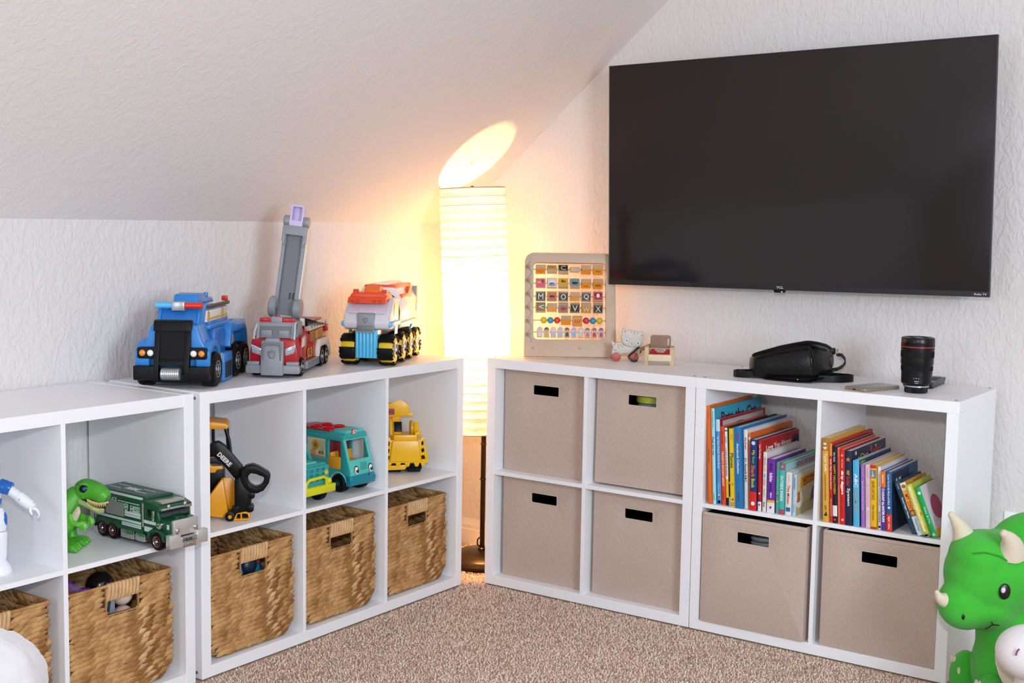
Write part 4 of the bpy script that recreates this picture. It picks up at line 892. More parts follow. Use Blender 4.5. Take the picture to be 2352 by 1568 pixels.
# ladder
part('turntable', MB(True).lathe([(0, 138), (52, 138), (52, 150), (44, 156), (0, 156)], (X(-4), 140, 0), 32), GP2, ft)
TILT = Matrix.Translation(Vector((X(-6), 140, 186)) * 0.001) @ Matrix.Rotation(math.radians(6.0), 4, 'Y') @ Matrix.Rotation(math.radians(-7), 4, 'X')
def lad(mb): return mb.xf(TILT)
for s in (-1, 1):
    part('pivot_drum', lad(MB(True).lathe([(0, -11), (27, -11), (31, -7), (31, 7), (27, 11), (0, 11)], (s * 36, 0, 0), 28, 'x')), GP, ft)
    part('pivot_bracket', lad(MB(True).prism([(-10, -40), (10, -40), (16, 4), (-16, 4)], 'x', s * 30 - 5, s * 30 + 5)), GP, ft, bev=1.5)
ld = MB(True).box(-28, 28, 4, 14, -22, 236).box(-34, -24, -10, 16, -4, 236).box(24, 34, -10, 16, -4, 236)
ld.prism([(-36, 214), (36, 214), (36, 242), (-36, 242)], 'y', -16, -8); ld.prism([(-36, 196), (-26, 180), (-26, 216), (-36, 216)], 'y', -16, 10); ld.prism([(26, 216), (26, 180), (36, 196), (36, 216)], 'y', -16, 10)
part('ladder', lad(ld), GP, ft, bev=1.2)
part('ladder_bed', lad(MB(True).box(-23, 23, 2.6, 4.4, -20, 214)), GP2, ft)
part('ladder_lit_side', lad(MB(True).box(34.2, 40, -6, 16, -2, 238)), BEI, ft, bev=1)  # added beige strip, lamplight on the ladder's right side put into its colour
part('ladder_slots', lad(MB(True).box(4, 10, 2.0, 3.0, 26, 46).box(14, 20, 2.0, 3.0, 26, 46)), M('#3A3C40', 0.5), ft)
for s in (-1, 1):
    part('bucket_pivot', lad(MB(True).lathe([(0, -9), (14, -9), (16, -6), (16, 6), (14, 9), (0, 9)], (s * 29, 0, 256), 24, 'x')), GP, ft)
    part('bucket_arm', lad(MB(True).box(s * 22 - 4, s * 22 + 4, -4, 6, 234, 256)), GP, ft)
LAV = M('#C6B9DC', 0.35)
part('bucket', lad(MB(True).plate([(-20, 238), (20, 238), (20, 304), (-20, 304)], [rrect(-14, 14, 258, 298, 2, 2)], 'y', -14, 8).box(-19, 19, 6, 9, 240, 303)), LAV, ft, bev=1.2)
CX = 0

# ================================================================ white and light-blue rescue transporter
rt_ = thing('toy_rescue_transporter', 'white and light blue toy transporter with orange roof and yellow-black wheels', 'toy truck', (-0.144, -0.433, 0.7606), 26, 'toy rescue trucks along the shelf top')
WB = M('#E9E6E4', 0.32); LBL = M('#56B9DF', 0.3); ORG = M('#E0491F', 0.3); CX = 5; YEL = M('#DDB91C', 0.35)
def lug_wheel(x, y, s):
    r, w_ = 50, 50
    t = part('wheel', MB(True).lathe([(20, -w_ / 2 + 6), (40, -w_ / 2 + 4), (43, -w_ / 2 + 10), (43, w_ / 2 - 10), (40, w_ / 2 - 4), (20, w_ / 2 - 6)], (x, y, r), 32, 'x'), YEL, rt_, label='yellow wheel with black tread blocks')
    a0 = PI - 0.38 + random.uniform(-0.06, 0.06)
    for i in range(5):
        q0 = a0 + 2 * PI * i / 5 + 0.20; q1 = q0 + 2 * PI / 5 - 0.42; rings = []
        for k in range(9):
            q = q0 + (q1 - q0) * k / 8; j = 1.5 * ((k * 7) % 3 - 1); c, s_ = math.cos(q), math.sin(q)
            rings.append([(x + dx, y + rr * c, r + rr * s_) for dx, rr in ((-w_ / 2 + 2 + j, 38), (-w_ / 2 + j, 45), (-w_ / 2 + 6, r - 0.8), (-6, r - abs(j) * 0.3), (4, r - 1.5), (w_ / 2 - 6, r - 0.8), (w_ / 2 + j, 45), (w_ / 2 - 2 + j, 38))])
        part('tread_block', MB(True).loft(rings), TYRE, t, bev=0.8, seg=1)
    f = x + s * (w_ / 2 - 5)
    part('hub', MB(True).lathe([(0.01, -2 * s), (25, -2 * s), (25, 4 * s), (21, 5 * s), (16, 1 * s), (7, 1 * s), (6, 4 * s), (0.01, 4.5 * s)], (f, y, r), 26, 'x'), CHROME, t)
for s in (-1, 1):
    for y in (8, 118, 212, 300): lug_wheel(X(s * 60), y, s)
part('chassis', MB(True).box(X(-34), X(34), 10, 310, 38, 96), M('#3E7FA0', 0.4), rt_)
nose = MB(True).box(X(-34), X(34), -34, 20, 26, 112)
for k in range(6): nose.cyl((X(-28 + 11.2 * k), -35, 28), (X(-28 + 11.2 * k), -35, 108), 4.4, n=12)
part('ribbed_nose', nose, LBL, rt_, bev=1)
part('grille', MB(True).prism([(-44, 104), (-34, 104), (-26, 160), (-34, 166), (-42, 160)], 'x', X(-27), X(27)), GP, rt_, bev=3)
part('grille_band', MB(True).box(X(-24), X(24), -47, -40, 110, 126), GP2, rt_, bev=2)
paw_shield(rt_, (X(0), -42.5, 143), (1, 0, 0), (0, 0.1, 1), 8, GP2, GP)
part('cab', MB(True).prism([(-34, 118), (-40, 134), (-30, 160), (0, 190), (20, 208), (90, 208), (90, 112), (-20, 112)], 'x', X(-72), X(72)), M('#CFCCD2', 0.3), rt_, bev=6, seg=3)
part('cab_trim', MB(True).box(X(-80), X(80), -36, 86, 122, 138), LBL, rt_, bev=4)
part('windscreen', MB(True).prism([(-31.5, 162), (0, 193), (-2, 195), (-34, 164)], 'x', X(-58), X(58)), M('#CFC4D2', 0.15), rt_, bev=0.6)
for s in (-1, 1):
    part('side_window', MB(True).prism([(20, 150), (70, 150), (70, 192), (34, 192)], 'x', X(s * 72.5 - 0.6), X(s * 72.5 + 0.6)), M('#4A3E44', 0.3), rt_)
    part('door_panel', MB(True).prism([(30, 96), (64, 96), (64, 142), (40, 142)], 'x', X(s * 73 - 0.8), X(s * 73 + 0.8)), LBL, rt_)
    part('cab_arch', MB(True).tube([(X(s * 66), 92, 112), (X(s * 68), 96, 160), (X(s * 62), 92, 198), (X(s * 44), 78, 214)], 6, 10), M('#3A3430', 0.4), rt_)
    part('running_board', MB(True).box(X(s * 64 - 12), X(s * 64 + 12), 96, 330, 112, 126), WB, rt_, bev=2)
    part('board_brace', MB(True).prism([(240, 96), (262, 112), (322, 112), (322, 100), (280, 100)], 'x', X(s * 70 - 4), X(s * 70 + 4)), LBL, rt_, bev=1)
roof = MB(True).prism([(X(-62), 198), (X(62), 198), (X(58), 214), (X(50), 226), (X(-50), 226), (X(-58), 214)], 'y', -14, 60)
part('roof', roof, ORG, rt_, bev=5, seg=3)
part('roof_visor', MB(True).prism([(-40, 194), (-10, 194), (-4, 214), (-26, 212)], 'x', X(-60), X(60)), ORG, rt_, bev=4)
rb = MB(True)
for x in (-44, -26, 26, 44): rb.cyl((X(x), -33, 202), (X(x), -40, 202), 4, n=12)
for s in (-1, 1): rb.box(X(s * 46 - 7), X(s * 46 + 7), 6, 22, 222, 234)
part('roof_lamps', rb, M('#C23A18', 0.3), rt_, bev=0.6)
part('roof_dome', MB(True).prism([(0, 224), (8, 238), (28, 246), (52, 240), (60, 224)], 'x', X(-18), X(30)), M('#E86A24', 0.3), rt_, bev=3)
tb = MB(True).prism([(X(-70), 126), (X(70), 126), (X(72), 196), (X(50), 236), (X(-50), 236), (X(-72), 196)], 'y', 104, 336)
part('rear_body', tb, WB, rt_, bev=4)
part('rear_roof_stripe', MB(True).prism([(X(-53), 233), (X(53), 233), (X(48), 243), (X(-48), 243)], 'y', 120, 330), ORG, rt_, bev=2)
part('rear_roof_cap', MB(True).prism([(X(-22), 240), (X(22), 240), (X(18), 249), (X(-18), 249)], 'y', 140, 326), WB, rt_, bev=2)
for s in (-1, 1):
    P = [(150, 230), (190, 230), (228, 198), (300, 198), (330, 230), (334, 232), (336, 222), (306, 188), (220, 188), (180, 222), (150, 222)]
    part('side_chevron', MB(True).prism([(130, 200), (250, 200), (272, 234), (236, 234), (214, 214), (130, 214)], 'x', X(s * 60 - 3), X(s * 60 + (10 if s > 0 else 3))), ORG, rt_, bev=1)
    part('rear_end_trim', MB(True).box(X(s * 62 - 10), X(s * 62 + 11), 318, 340, 150, 232), GP, rt_, bev=2)
CX = 0
# ================================================================ green truck in the left shelf
G1 = M('#0E4A2C', 0.28); G2 = M('#1F4A3A', 0.35); WS = M('#C9D6D4', 0.4); CLG = M('#8F8F8C', 0.25)
ht = thing('toy_delivery_truck', 'dark green toy truck with white stripes and chrome bumper overhanging the shelf', 'toy truck', (-0.0212, -1.3513, 0.3866), 88)
TW_ = 104
part('chassis', MB(True).box(8, TW_ - 8, -30, 250, 14, 36), M('#1A1B1D', 0.5), ht)
part('cargo_box', MB(True).prism([(0, 34), (TW_, 34), (TW_, 112), (TW_ - 10, 124), (10, 124), (0, 112)], 'y', 52, 254), G1, ht, bev=2)
part('roof_panel', MB(True).box(14, TW_ - 14, 58, 250, 123.6, 124.8), G2, ht)
rs = MB(True).box(5, 8, 56, 250, 118.6, 119.8).box(TW_ - 15, TW_ - 12, 60, 246, 124.4, 125.3).box(36, 39, 84, 130, 124.6, 125.3).box(64, 67, 84, 130, 124.6, 125.3).box(36, 39, 190, 236, 124.6, 125.3).box(64, 67, 190, 236, 124.6, 125.3)
for k in range(7): rs.prism([(40 + 3 * (k % 2), 134 + 7 * k), (62 - 2 * (k % 3), 134 + 7 * k), (62 - 2 * (k % 3), 138 + 7 * k), (40 + 3 * (k % 2), 138 + 7 * k)], 'z', 124.6, 125.3)
part('roof_stripes', rs, WS, ht)
part('roof_edge_stripe', MB(True).prism([(4.6, 117.2), (8.6, 121.9), (8.0, 122.5), (4.0, 117.8)], 'y', 58, 252), WS, ht)
ss = MB(True)
for za, zb, ya, yb in ((104.0, 106.0, 62, 150), (76, 83, 58, 122), (70, 75, 58, 122), (56, 62, 56, 250), (50, 54, 56, 134), (45, 49, 56, 134)): ss.box(-0.5, 0.3, ya, yb, za, zb)
part('side_stripes', ss, WS, ht)
part('clear_hatch', MB(True).box(-0.7, 0.4, 126, 200, 66, 101), CLG, ht, label='clear side hatch')
letters(ht, 'POLICE', (-0.0006, 0.1765, 0.1065), (0, -1, 0), (0, 0, 1), 0.046, 0.0095, M('#DCE4E2', 0.4), 'lettering', 0.02)
letters(ht, 'HESS', (-0.0006, 0.080, 0.0915), (0, -1, 0), (0, 0, 1), 0.034, 0.0125, M('#DCE4E2', 0.4), 'lettering', 0.02)
fr_ = MB(True).plate([(61, 83.5), (99, 83.5), (99, 99.5), (61, 99.5)], [[(62, 84.5), (98, 84.5), (98, 98.5), (62, 98.5)]], 'x', -0.5, 0.3)
part('logo_border', fr_, WS, ht)
sd = [(108, 99), (112, 101), (116, 101.5), (120, 101), (124, 99), (123.5, 90), (120, 85), (116, 82), (112, 85), (108.5, 90)]
part('shield_emblem', MB(True).plate(sd, [[(116 + (y - 116) * 0.72, 92.5 + (z - 92.5) * 0.72) for y, z in sd]], 'x', -0.5, 0.3).prism(circle(116, 93, 3, 12), 'x', -0.5, 0.3), WS, ht)
letters(ht, 'EL', (-0.0006, 0.241, 0.051), (0, -1, 0), (0, 0, 1), 0.010, 0.009, WS, 'lettering')
part('cab', MB(True).prism([(8, 36), (56, 36), (56, 108), (10, 108), (0, 104), (-10, 80), (-6, 60), (4, 36)], 'x', 4, TW_ - 4), G1, ht, bev=2)
part('sleeper_fairing', MB(True).prism([(56, 100), (56, 120), (10, 116), (-14, 108), (-14, 98)], 'x', 2, TW_ - 2), G1, ht, bev=2.5)
part('hood', MB(True).prism([(-46, 40), (4, 36), (4, 78), (-6, 82), (-46, 74)], 'x', 8, TW_ - 8), G1, ht, bev=2.5)
part('hood_scoop', MB(True).prism([(-34, 76), (-12, 79), (-14, 86), (-32, 81)], 'x', 38, 66), G1, ht, bev=1)
part('hood_scoop_lip', MB(True).box(44, 60, -34, -32, 78, 81), CHROME, ht)
part('windscreen', MB(True).prism([(-11, 82), (-1, 101), (-2.5, 102), (-12.5, 83)], 'x', 10, TW_ - 10), M('#20302C', 0.1), ht)
part('visor', MB(True).prism([(-18, 99), (-8, 104), (-10, 107), (-20, 102)], 'x', 6, TW_ - 6), CHROME, ht, bev=0.5)
for x in (30, 80): part('roof_lamp', MB(True).ball((x, -15, 108.5), (5, 4, 5), 12, 8), CHROME, ht)
part('roof_rack', MB(True).box(18, 88, -4, 26, 113, 119), M('#B9B5AA', 0.2, 0.6), ht, bev=1)
part('side_window', MB(True).prism([(8, 80), (34, 80), (34, 100), (12, 100)], 'x', 3.4, 4.2), M('#0B1D16', 0.15), ht)
part('cab_stripes', MB(True).box(3.3, 4.2, 2, 50, 62, 70).box(7.3, 8.2, -44, -36, 58, 70).box(3.3, 4.2, 16, 48, 42, 54), WS, ht)
fd = [(-40, 26), (-34, 44), (-16, 54), (10, 54), (26, 44), (34, 26), (28, 26), (20, 40), (8, 47), (-12, 47), (-26, 40), (-32, 26)]
part('front_fender', MB(True).prism(fd, 'x', -2, 24).prism(fd, 'x', TW_ - 24, TW_ + 2), G1, ht, bev=1.5)
part('rear_arch', MB(True).prism([(146, 36), (154, 52), (240, 52), (252, 36), (246, 30), (236, 46), (158, 46), (150, 30)], 'x', -1.5, 20), G1, ht, bev=1)
for s, x in ((-1, 11), (1, TW_ - 11)):
    for y in (-4, 175, 218):
        wh = wheel(ht, x, y, 23, 22, CHROME, 0.52, face=s, lugs=6)
        part('red_rim', MB(True).ring((x + s * 10.6, y, 23), (x + s * 11.6, y, 23), 14.2, 12.2, 26), M('#8E1A26', 0.3), wh)
    part('exhaust_stack', MB(True).cyl((x + s * 8, 52, 52), (x + s * 8, 52, 112), 3.4, n=14), CHROME, ht)
    part('fuel_tank', MB(True).prism(rrect(42, 84, 12, 34, 8, 4), 'x', x - 9, x + 9), CHROME, ht, bev=1.5)
    part('side_box', MB(True).box(x - 10, x + 9, 88, 142, 12, 36), CHROME, ht, bev=1.5)
    part('mirror', MB(True).box(x + s * 14 - 2, x + s * 14 + 2, 0, 8, 74, 100), CHROME, ht, bev=1)
    part('grab_tank', MB(True).cyl((x + s * 6, -22, 63), (x + s * 6, -8, 63), 9, n=18), CHROME, ht, bev=2)
part('rear_step', MB(True).box(0, TW_, 250, 262, 22, 38), CHROME, ht, bev=1)
part('grille', MB(True).box(14, TW_ - 14, -54, -44, 40, 80), M('#C9C4C0', 0.3, 0.55), ht, bev=2.5)
part('bumper', MB(True).prism([(-6, 14), (TW_ + 6, 14), (TW_ + 6, 48), (78, 48), (76, 38), (28, 38), (26, 48), (-6, 48)], 'y', -66, -48), M('#CCC9C6', 0.28, 0.55), ht, bev=2)
part('bumper_plate', MB(True).box(30, 74, -68.5, -64, 26, 38), CHROME, ht, bev=1)
letters(ht, 'HESS', (0.046, -0.0687, 0.0325), (1, 0, 0), (0, 0, 1), 0.027, 0.0085, M('#14352A', 0.4), 'lettering', 0.02)
for x in (24, TW_ - 24): part('headlamp', MB(True).ball((x, -55, 55), (7, 5, 7), 14, 8), CHROME, ht)
part('tow_block', MB(True).box(34, 70, -70, -64, 13, 24), CHROME, ht, bev=1)

# ================================================================ green toy dinosaur
def remeshed(name, mb, mat, parent, vox, smooth_it=6, label=None):
    o = link(name, mb.mesh(name, smooth=180), mat, parent, label)
    r = o.modifiers.new('remesh', 'REMESH'); r.mode = 'VOXEL'; r.voxel_size = vox; r.use_smooth_shade = True
    s = o.modifiers.new('smooth', 'SMOOTH'); s.iterations = smooth_it; s.factor = 0.5
    return o
DG = M('#4FA92E', 0.38, bump=0.5, bscale=260, var=0.12, vscale=40); DGL = M('#63B838', 0.36, bump=0.3, bscale=300); CREAM = M('#C9BEA6', 0.45); TEETH = M('#E0C68A', 0.35)
dx = thing('toy_dinosaur', 'bright green toy dinosaur with open toothy jaws beside the green truck', 'toy dinosaur', (-0.205, -1.456, 0.3864), 35)
mb = MB(True)
mb.tube([(8, 28, 132), (-8, 22, 116), (-20, 14, 98), (-34, 8, 80), (-50, 6, 62), (-80, 6, 56), (-104, 8, 60), (-118, 10, 70)], [24, 28, 32, 34, 27, 15, 9, 4], 16)
mb.ball((28, 24, 141), (32, 27, 28), 18, 12)
mb.tube([(36, 22, 142), (58, 16, 137), (76, 10, 128), (85, 8, 122)], [26, 24, 20, 13], 16)
for y in (6, 40): mb.ball((26, y, 158), (13, 7, 6), 12, 8)
for y in (10,): mb.ball((44, y, 158), (9, 6, 5), 10, 6)
mb.ball((-20, 18, 84), (36, 30, 40), 18, 12); mb.ball((-10, 20, 108), (26, 24, 26), 16, 10)
for y in (-22, 40):
    mb.tube([(-22, y * 0.7, 72), (-10, y, 54), (-20, y, 36), (-14, y - 4, 16)], [25, 21, 15, 14], 14)
    mb.ball((-4, y - 8, 10), (26, 22, 10.3), 16, 10)
    for k in (-1, 0, 1): mb.tube([(0, y - 8 + 9 * k, 11), (18, y - 12 + 16 * k, 9.4), (30, y - 15 + 19 * k, 4.5)], [10.5, 9.3, 3.0], 12)
remeshed('body', mb, DG, dx, 0.0018, 3)
part('lower_jaw', MB(True).loft([[(x, y0 + w_ * math.cos(q), z0 + h_ * math.sin(q)) for q in np.linspace(0, 2 * PI, 12, endpoint=False)] for x, y0, z0, w_, h_ in ((14, 20, 114, 18, 12), (36, 18, 104, 18, 10), (56, 14, 94, 16, 8), (68, 11, 90, 12, 6), (76, 9, 91, 6, 4))]), M('#8DB06A', 0.42), dx, smooth=60)
part('mouth', MB(True).loft([[(x, y0 + w_ * math.cos(q), z0 + h_ * math.sin(q)) for q in np.linspace(0, 2 * PI, 12, endpoint=False)] for x, y0, z0, w_, h_ in ((22, 20, 121, 15, 5), (44, 17, 114, 14.5, 7), (64, 12, 107, 12, 7), (78, 9, 106, 8, 5))]), M('#1E0D0A', 0.4), dx, smooth=60)
th = MB(True)
for i in range(11):
    t = i / 10; x = 38 + 44 * t; z = 120 - 8 * math.sin(t * 2.2) - 2; yv = 18 - 12 * t - (16 - 7 * t * t)
    th.cyl((x, yv, z + 2), (x + 0.5, yv - 0.5, z - 6.5), 2.3, 0.4, 7)
    if i < 10: th.cyl((x - 2, yv + 1.5, z - 17 + 3 * t), (x - 2, yv + 1.0, z - 10.5 + 2 * t), 2.1, 0.4, 7)
th.tube([(36, 2.4, 121), (50, -0.2, 116), (66, -0.6, 112), (80, 1.5, 113), (87, 8, 114)], 2.2, 6); th.tube([(34, 3, 112), (50, 0.4, 101.5), (66, -0.2, 96.5), (77, 5, 96)], 1.8, 6)
part('teeth', th, TEETH, dx)
for s, y in ((1, 1.5), (-1, 46.5)):
    e = part('eye', MB(True).ball((29, y - s * 2.5, 148), (11.5, 4.5, 10), 18, 12), M('#0A0A0A', 0.2), dx)
    part('iris', MB(True).ball((31, y - s * 6.0, 148.5), (4.6, 1.9, 4.6), 14, 8), M('#2A5E9A', 0.12), e)
part('chest', MB(True).loft([[(x + w_ * math.cos(q), y0 - 3.5 + 4 * math.sin(q), z) for q in np.linspace(0, 2 * PI, 12, endpoint=False)] for x, y0, z, w_ in ((16, -1, 104, 4), (14, -6, 92, 10), (8, -9, 78, 11), (0, -8, 62, 12), (-12, -6, 52, 10))]), CREAM, dx, smooth=60, label='cream belly')
for y0, sgn in ((-8, -1), (44, 1)):
    mb = MB(True).tube([(-4, y0 + 0, 84), (2, y0 + sgn * 8, 66), (20, y0 + sgn * 6 - 3, 62), (32, y0 - 5, 66)], [11, 9.5, 7.5, 7], 12)
    mb.tube([(30, y0 - 5, 66), (36, y0 - 9, 52), (32, y0 - 10, 40)], [5, 4, 1.6], 8).tube([(30, y0 - 4, 66), (27, y0 - 8, 52), (24, y0 - 9, 44)], [5, 3.6, 1.5], 8).tube([(31, y0 - 4, 67), (40, y0 - 6, 60), (42, y0 - 6, 52)], [5, 3.2, 1.4], 8)
    remeshed('arm', mb, DGL, dx, 0.0016, 3)
stp = MB(True)
for k, (x, z) in enumerate(((-24, 118), (-32, 111), (-40, 103), (-48, 94))):
    stp.tube([(x - 4, 34, z + 4), (x, 14, z + 10), (x + 2, -2, z + 4), (x + 8, -13, z - 14)], [1, 2.4, 2.4, 0.6], 6)
part('back_stripes', stp, M('#16180F', 0.5), dx)

# ================================================================ white robot at the left edge
rb = thing('toy_robot', 'white toy robot with blue shoulders standing at the left edge', 'toy robot', (-0.165, -1.712, 0.3862), 35)
RW = M('#E4E8EE', 0.25); RBL = M('#1862B8', 0.18)
for s in (-1, 1):
    x = s * 27
    part('foot', MB(True).lathe([(0, 0), (27, 0), (29, 4), (26, 16), (17, 30), (12, 36), (0, 36)], (x, -6, 0), 24), RW, rb)
    part('ankle_cap', MB(True).ball((x + 2, -25, 27), (8, 4, 6), 14, 8), RBL, rb)
    part('shin', MB(True).lathe([(0, 30), (14, 30), (16, 40), (18, 92), (17, 98), (0, 98)], (x, 0, 0), 22), RW, rb)
    part('knee_line', MB(True).lathe([(0, 98), (15, 98), (15, 100), (0, 100)], (x, 0, 0), 22), M('#9AA4B4', 0.4), rb)
    part('thigh', MB(True).lathe([(0, 100), (17, 100), (18, 112), (15, 140), (10, 152), (0, 154)], (x * 0.95, 0, 0), 22), RW, rb)
    part('thigh_panel', MB(True).ball((x + s * 13, 2, 124), (5, 8, 18), 12, 10), RBL, rb)
    tk = MB(True)
    for k in range(4): tk.box(x - 5, x + 3, -19, -17.2, 104 + 5 * k, 106 + 5 * k)
    for k in range(2): tk.box(x - 4, x + 4, -19.2, -16.5, 66 + 6 * k, 69 + 6 * k)
    part('leg_marks', tk, M('#5AA0DC', 0.3), rb)
    part('shoulder', MB(True).cyl((s * 30, 0, 205), (s * 58, 0, 196), 17, 15.5, 22), RBL, rb, bev=3)
    part('upper_arm', MB(True).tube([(s * 50, 0, 196), (s * 66, -2, 186), (s * 78, -4, 178)], [12, 11.5, 11], 16), RW, rb)
    part('forearm', MB(True).tube([(s * 76, -4, 180), (s * 92, -8, 169), (s * 106, -10, 160)], [13, 13.5, 11.5], 16), RW, rb)
    am = MB(True)
    for k in range(3): am.box(s * (82 + 6 * k) - 1, s * (82 + 6 * k) + 1, -19, -17, 174 - 4 * k, 178 - 4 * k)
    part('arm_marks', am, M('#5A7EC8', 0.3), rb)
    hb = MB(True).tube([(s * 104, -10, 161), (s * 114, -11, 156)], [9, 11], 12)
    for k, (dx_, dz) in enumerate(((16, -2), (17, -7), (15, -12), (11, -16))): hb.tube([(s * 112, -16 + 4 * k, 156), (s * (112 + dx_ * 0.6), -17 + 4 * k, 154 + dz * 0.5), (s * (108 + dx_), -17 + 4 * k, 148 + dz)], [3.6, 3.4, 2.4], 8)
    hb.tube([(s * 106, -17, 158), (s * 108, -22, 150), (s * 112, -22, 143)], [3.6, 3.2, 2.2], 8)
    part('hand', hb, RW, rb, smooth=60)
part('pelvis', MB(True).ball((0, 0, 152), (30, 18, 16), 20, 12), RW, rb)
part('torso', MB(True).lathe([(0, 150), (24, 152), (30, 165), (34, 190), (38, 206), (30, 220), (12, 226), (0, 227)], n=28), RW, rb)
part('belt', MB(True).lathe([(0, 160), (31, 160), (33, 168), (31, 176), (0, 176)], n=28), RBL, rb)
part('head', MB(True).ball((0, -2, 250), (32, 28, 26), 22, 14), RW, rb)
part('visor', MB(True).ball((0, -14, 250), (24, 18, 15), 18, 12), M('#11141A', 0.1), rb)

# ================================================================ backhoe with black arm
bh = thing('toy_backhoe', 'yellow and black toy backhoe with a black hand grip', 'toy digger', (-0.12, -1.0, 0.3862), 45)
Y1 = M('#E09A14', 0.35); BKP = M('#09090A', 0.36, spec=0.22)
part('cab_roof', MB(True).prism([(-120, 246), (-20, 246), (-16, 252), (-24, 262), (-60, 267), (-116, 264)], 'y', 18, 112), Y1, bh, bev=3)
ps = MB(True).tube([(-26, 24, 250), (-16, 22, 214), (-12, 20, 180)], 5, 8).tube([(-58, 24, 250), (-58, 24, 200)], 4, 8).tube([(-114, 24, 250), (-114, 24, 150)], 5, 8).tube([(-26, 104, 250), (-20, 104, 150)], 5, 8).tube([(-114, 104, 250), (-114, 104, 150)], 5, 8)
part('cab_posts', ps, BKP, bh)
part('cab_body', MB(True).prism([(-118, 70), (-30, 70), (-30, 140), (-46, 152), (-118, 152)], 'y', 26, 100), BKP, bh, bev=3)
part('boom', MB(True).prism([(-78, 196), (-58, 214), (-42, 216), (-26, 205), (22, 146), (26, 118), (14, 102), (-4, 118), (-30, 152), (-56, 176), (-76, 170)], 'y', -8, 20), BKP, bh, bev=3)
letters(bh, 'DEERE', (-0.0265, -0.0085, 0.1675), (0.70, 0, -0.714), (0.714, 0, 0.70), 0.047, 0.0125, M('#D8D8D8', 0.4), 'lettering', 0.04)
part('side_bar', MB(True).prism([(-74, 128), (-52, 128), (-48, 136), (-30, 138), (-34, 147), (-60, 146), (-72, 156), (-80, 156)], 'y', 6, 22), Y1, bh, bev=2)
part('stick', MB(True).prism([(0, 112), (12, 122), (34, 118), (48, 84), (46, 60), (40, 26), (34, 10), (-2, 10), (0, 50)], 'y', -26, 6), BKP, bh, bev=3)
part('grip_ring', MB(True).plate([(18, 138), (30, 152), (50, 156), (68, 148), (90, 134), (97, 126), (92, 104), (78, 84), (60, 76), (40, 80), (24, 98), (16, 116)], [[(36, 124), (44, 133), (56, 131), (66, 126), (80, 121), (78, 106), (68, 96), (56, 93), (44, 100), (37, 110)]], 'y', -34, 4), BKP, bh, bev=4, seg=3)
part('finger_ridges', MB(True).ball((54, -15, 134), (7, 16, 6), 12, 8).ball((68, -15, 129), (6, 16, 6), 12, 8), BKP, bh)
part('knuckle', MB(True).cyl((46, -30, 70), (46, 8, 70), 9, n=18).cyl((42, -30, 34), (42, 8, 34), 10, n=18).cyl((-12, -30, 13), (-12, 8, 13), 13, n=20).prism([(-10, 20), (8, 20), (14, 42), (-8, 36)], 'y', -28, 6), BKP, bh, bev=1.5)
part('pivot_pin', MB(True).ring((-12, -31.5, 13), (-12, -29, 13), 5, 1, 16), Y1, bh)
sc = MB(True).prism([(0, 2), (34, 2), (40, 8), (40, 20), (34, 25), (8, 25), (2, 16)], 'y', -20, 8)
part('small_bucket', MB(True).plate([(-4, 1), (36, 2), (42, 10), (40, 22), (30, 26), (6, 22)], [[(4, 6), (16, 6), (16, 20), (8, 20)], [(20, 6), (36, 7), (37, 12), (34, 20), (20, 21)]], 'y', -28, 4).prism([(-4, 1), (36, 2), (42, 10), (40, 22), (30, 26), (6, 22)], 'y', 3, 6), Y1, bh, bev=1)
lb_ = MB(True)
lb_.prism([(-120, 84), (-66, 70), (-36, 112), (-10, 113), (4, 96), (2, 20), (-20, 14), (-34, 7), (-64, 10), (-120, 30)], 'y', 14, 18)
lb_.prism([(-36, 112), (-31, 112), (-17, 17), (-34, 7), (-66, 12), (-120, 34), (-120, 84), (-66, 70)], 'y', -14, 16)
part('loader_bucket', lb_, Y1, bh, bev=2)
part('loader_floor', MB(True).prism([(-20, 14), (2, 20), (2, 26), (-20, 20)], 'y', -12, 16), Y1, bh)
part('body', MB(True).box(-120, -34, 30, 96, 40, 84), BKP, bh, bev=3)
for x in (-112, -46): wheel(bh, x + 20, 100, 36, 30, Y1, 0.5, face=1)
wheel(bh, -84, 44, 38, 28, Y1, 0.5, face=-1)

# ================================================================ teal camper van with a smiling face
T1 = M('#2E9C9A', 0.38); T2 = M('#0F7F92', 0.35); TL = M('#58BDB4', 0.38)
bu = thing('toy_camper_van', 'teal toy camper van with a smiling face and red roof', 'toy van', (-0.1020, -0.5720, 0.3862), 88)
VW, VL = 105, 235
arch = lambda yc: [(yc + 33 * math.cos(q), 26 + 33 * math.sin(q)) for q in np.linspace(PI * 0.92, PI * 0.08, 9)]
side_out = [(-10, 36), (-15, 64), (-6, 94), (16, 160), (26, 174), (VL, 174), (VL, 36)] + arch(190)[::-1] + arch(34)[::-1]
for x0_, x1_ in ((0, 6), (VW - 6, VW)):
    part('side_panel', MB(True).plate(side_out, [rrect(25, 76, 86, 156, 5, 3), rrect(90, 168, 97, 156, 4, 3)], 'x', x0_, x1_), T1, bu, bev=1.6)
part('front_lower', MB(True).prism([(-12, 38), (-16, 64), (-8, 96), (0, 96), (-6, 66), (-4, 38)], 'x', 2, VW - 2), TL, bu, bev=3)
def slope(z): return -7 + (z - 94) * 22 / 70.0
fp = MB(True); H_ = [(10, 100), (VW - 10, 100), (VW - 12, 158), (12, 158)]; O_ = [(0, 92), (VW, 92), (VW - 2, 167), (2, 167)]
A = [fp.v((x, slope(z), z)) for x, z in O_]; B = [fp.v((x, slope(z), z)) for x, z in H_]; A2 = [fp.v((x, slope(z) + 8, z)) for x, z in O_]; B2_ = [fp.v((x, slope(z) + 8, z)) for x, z in H_]
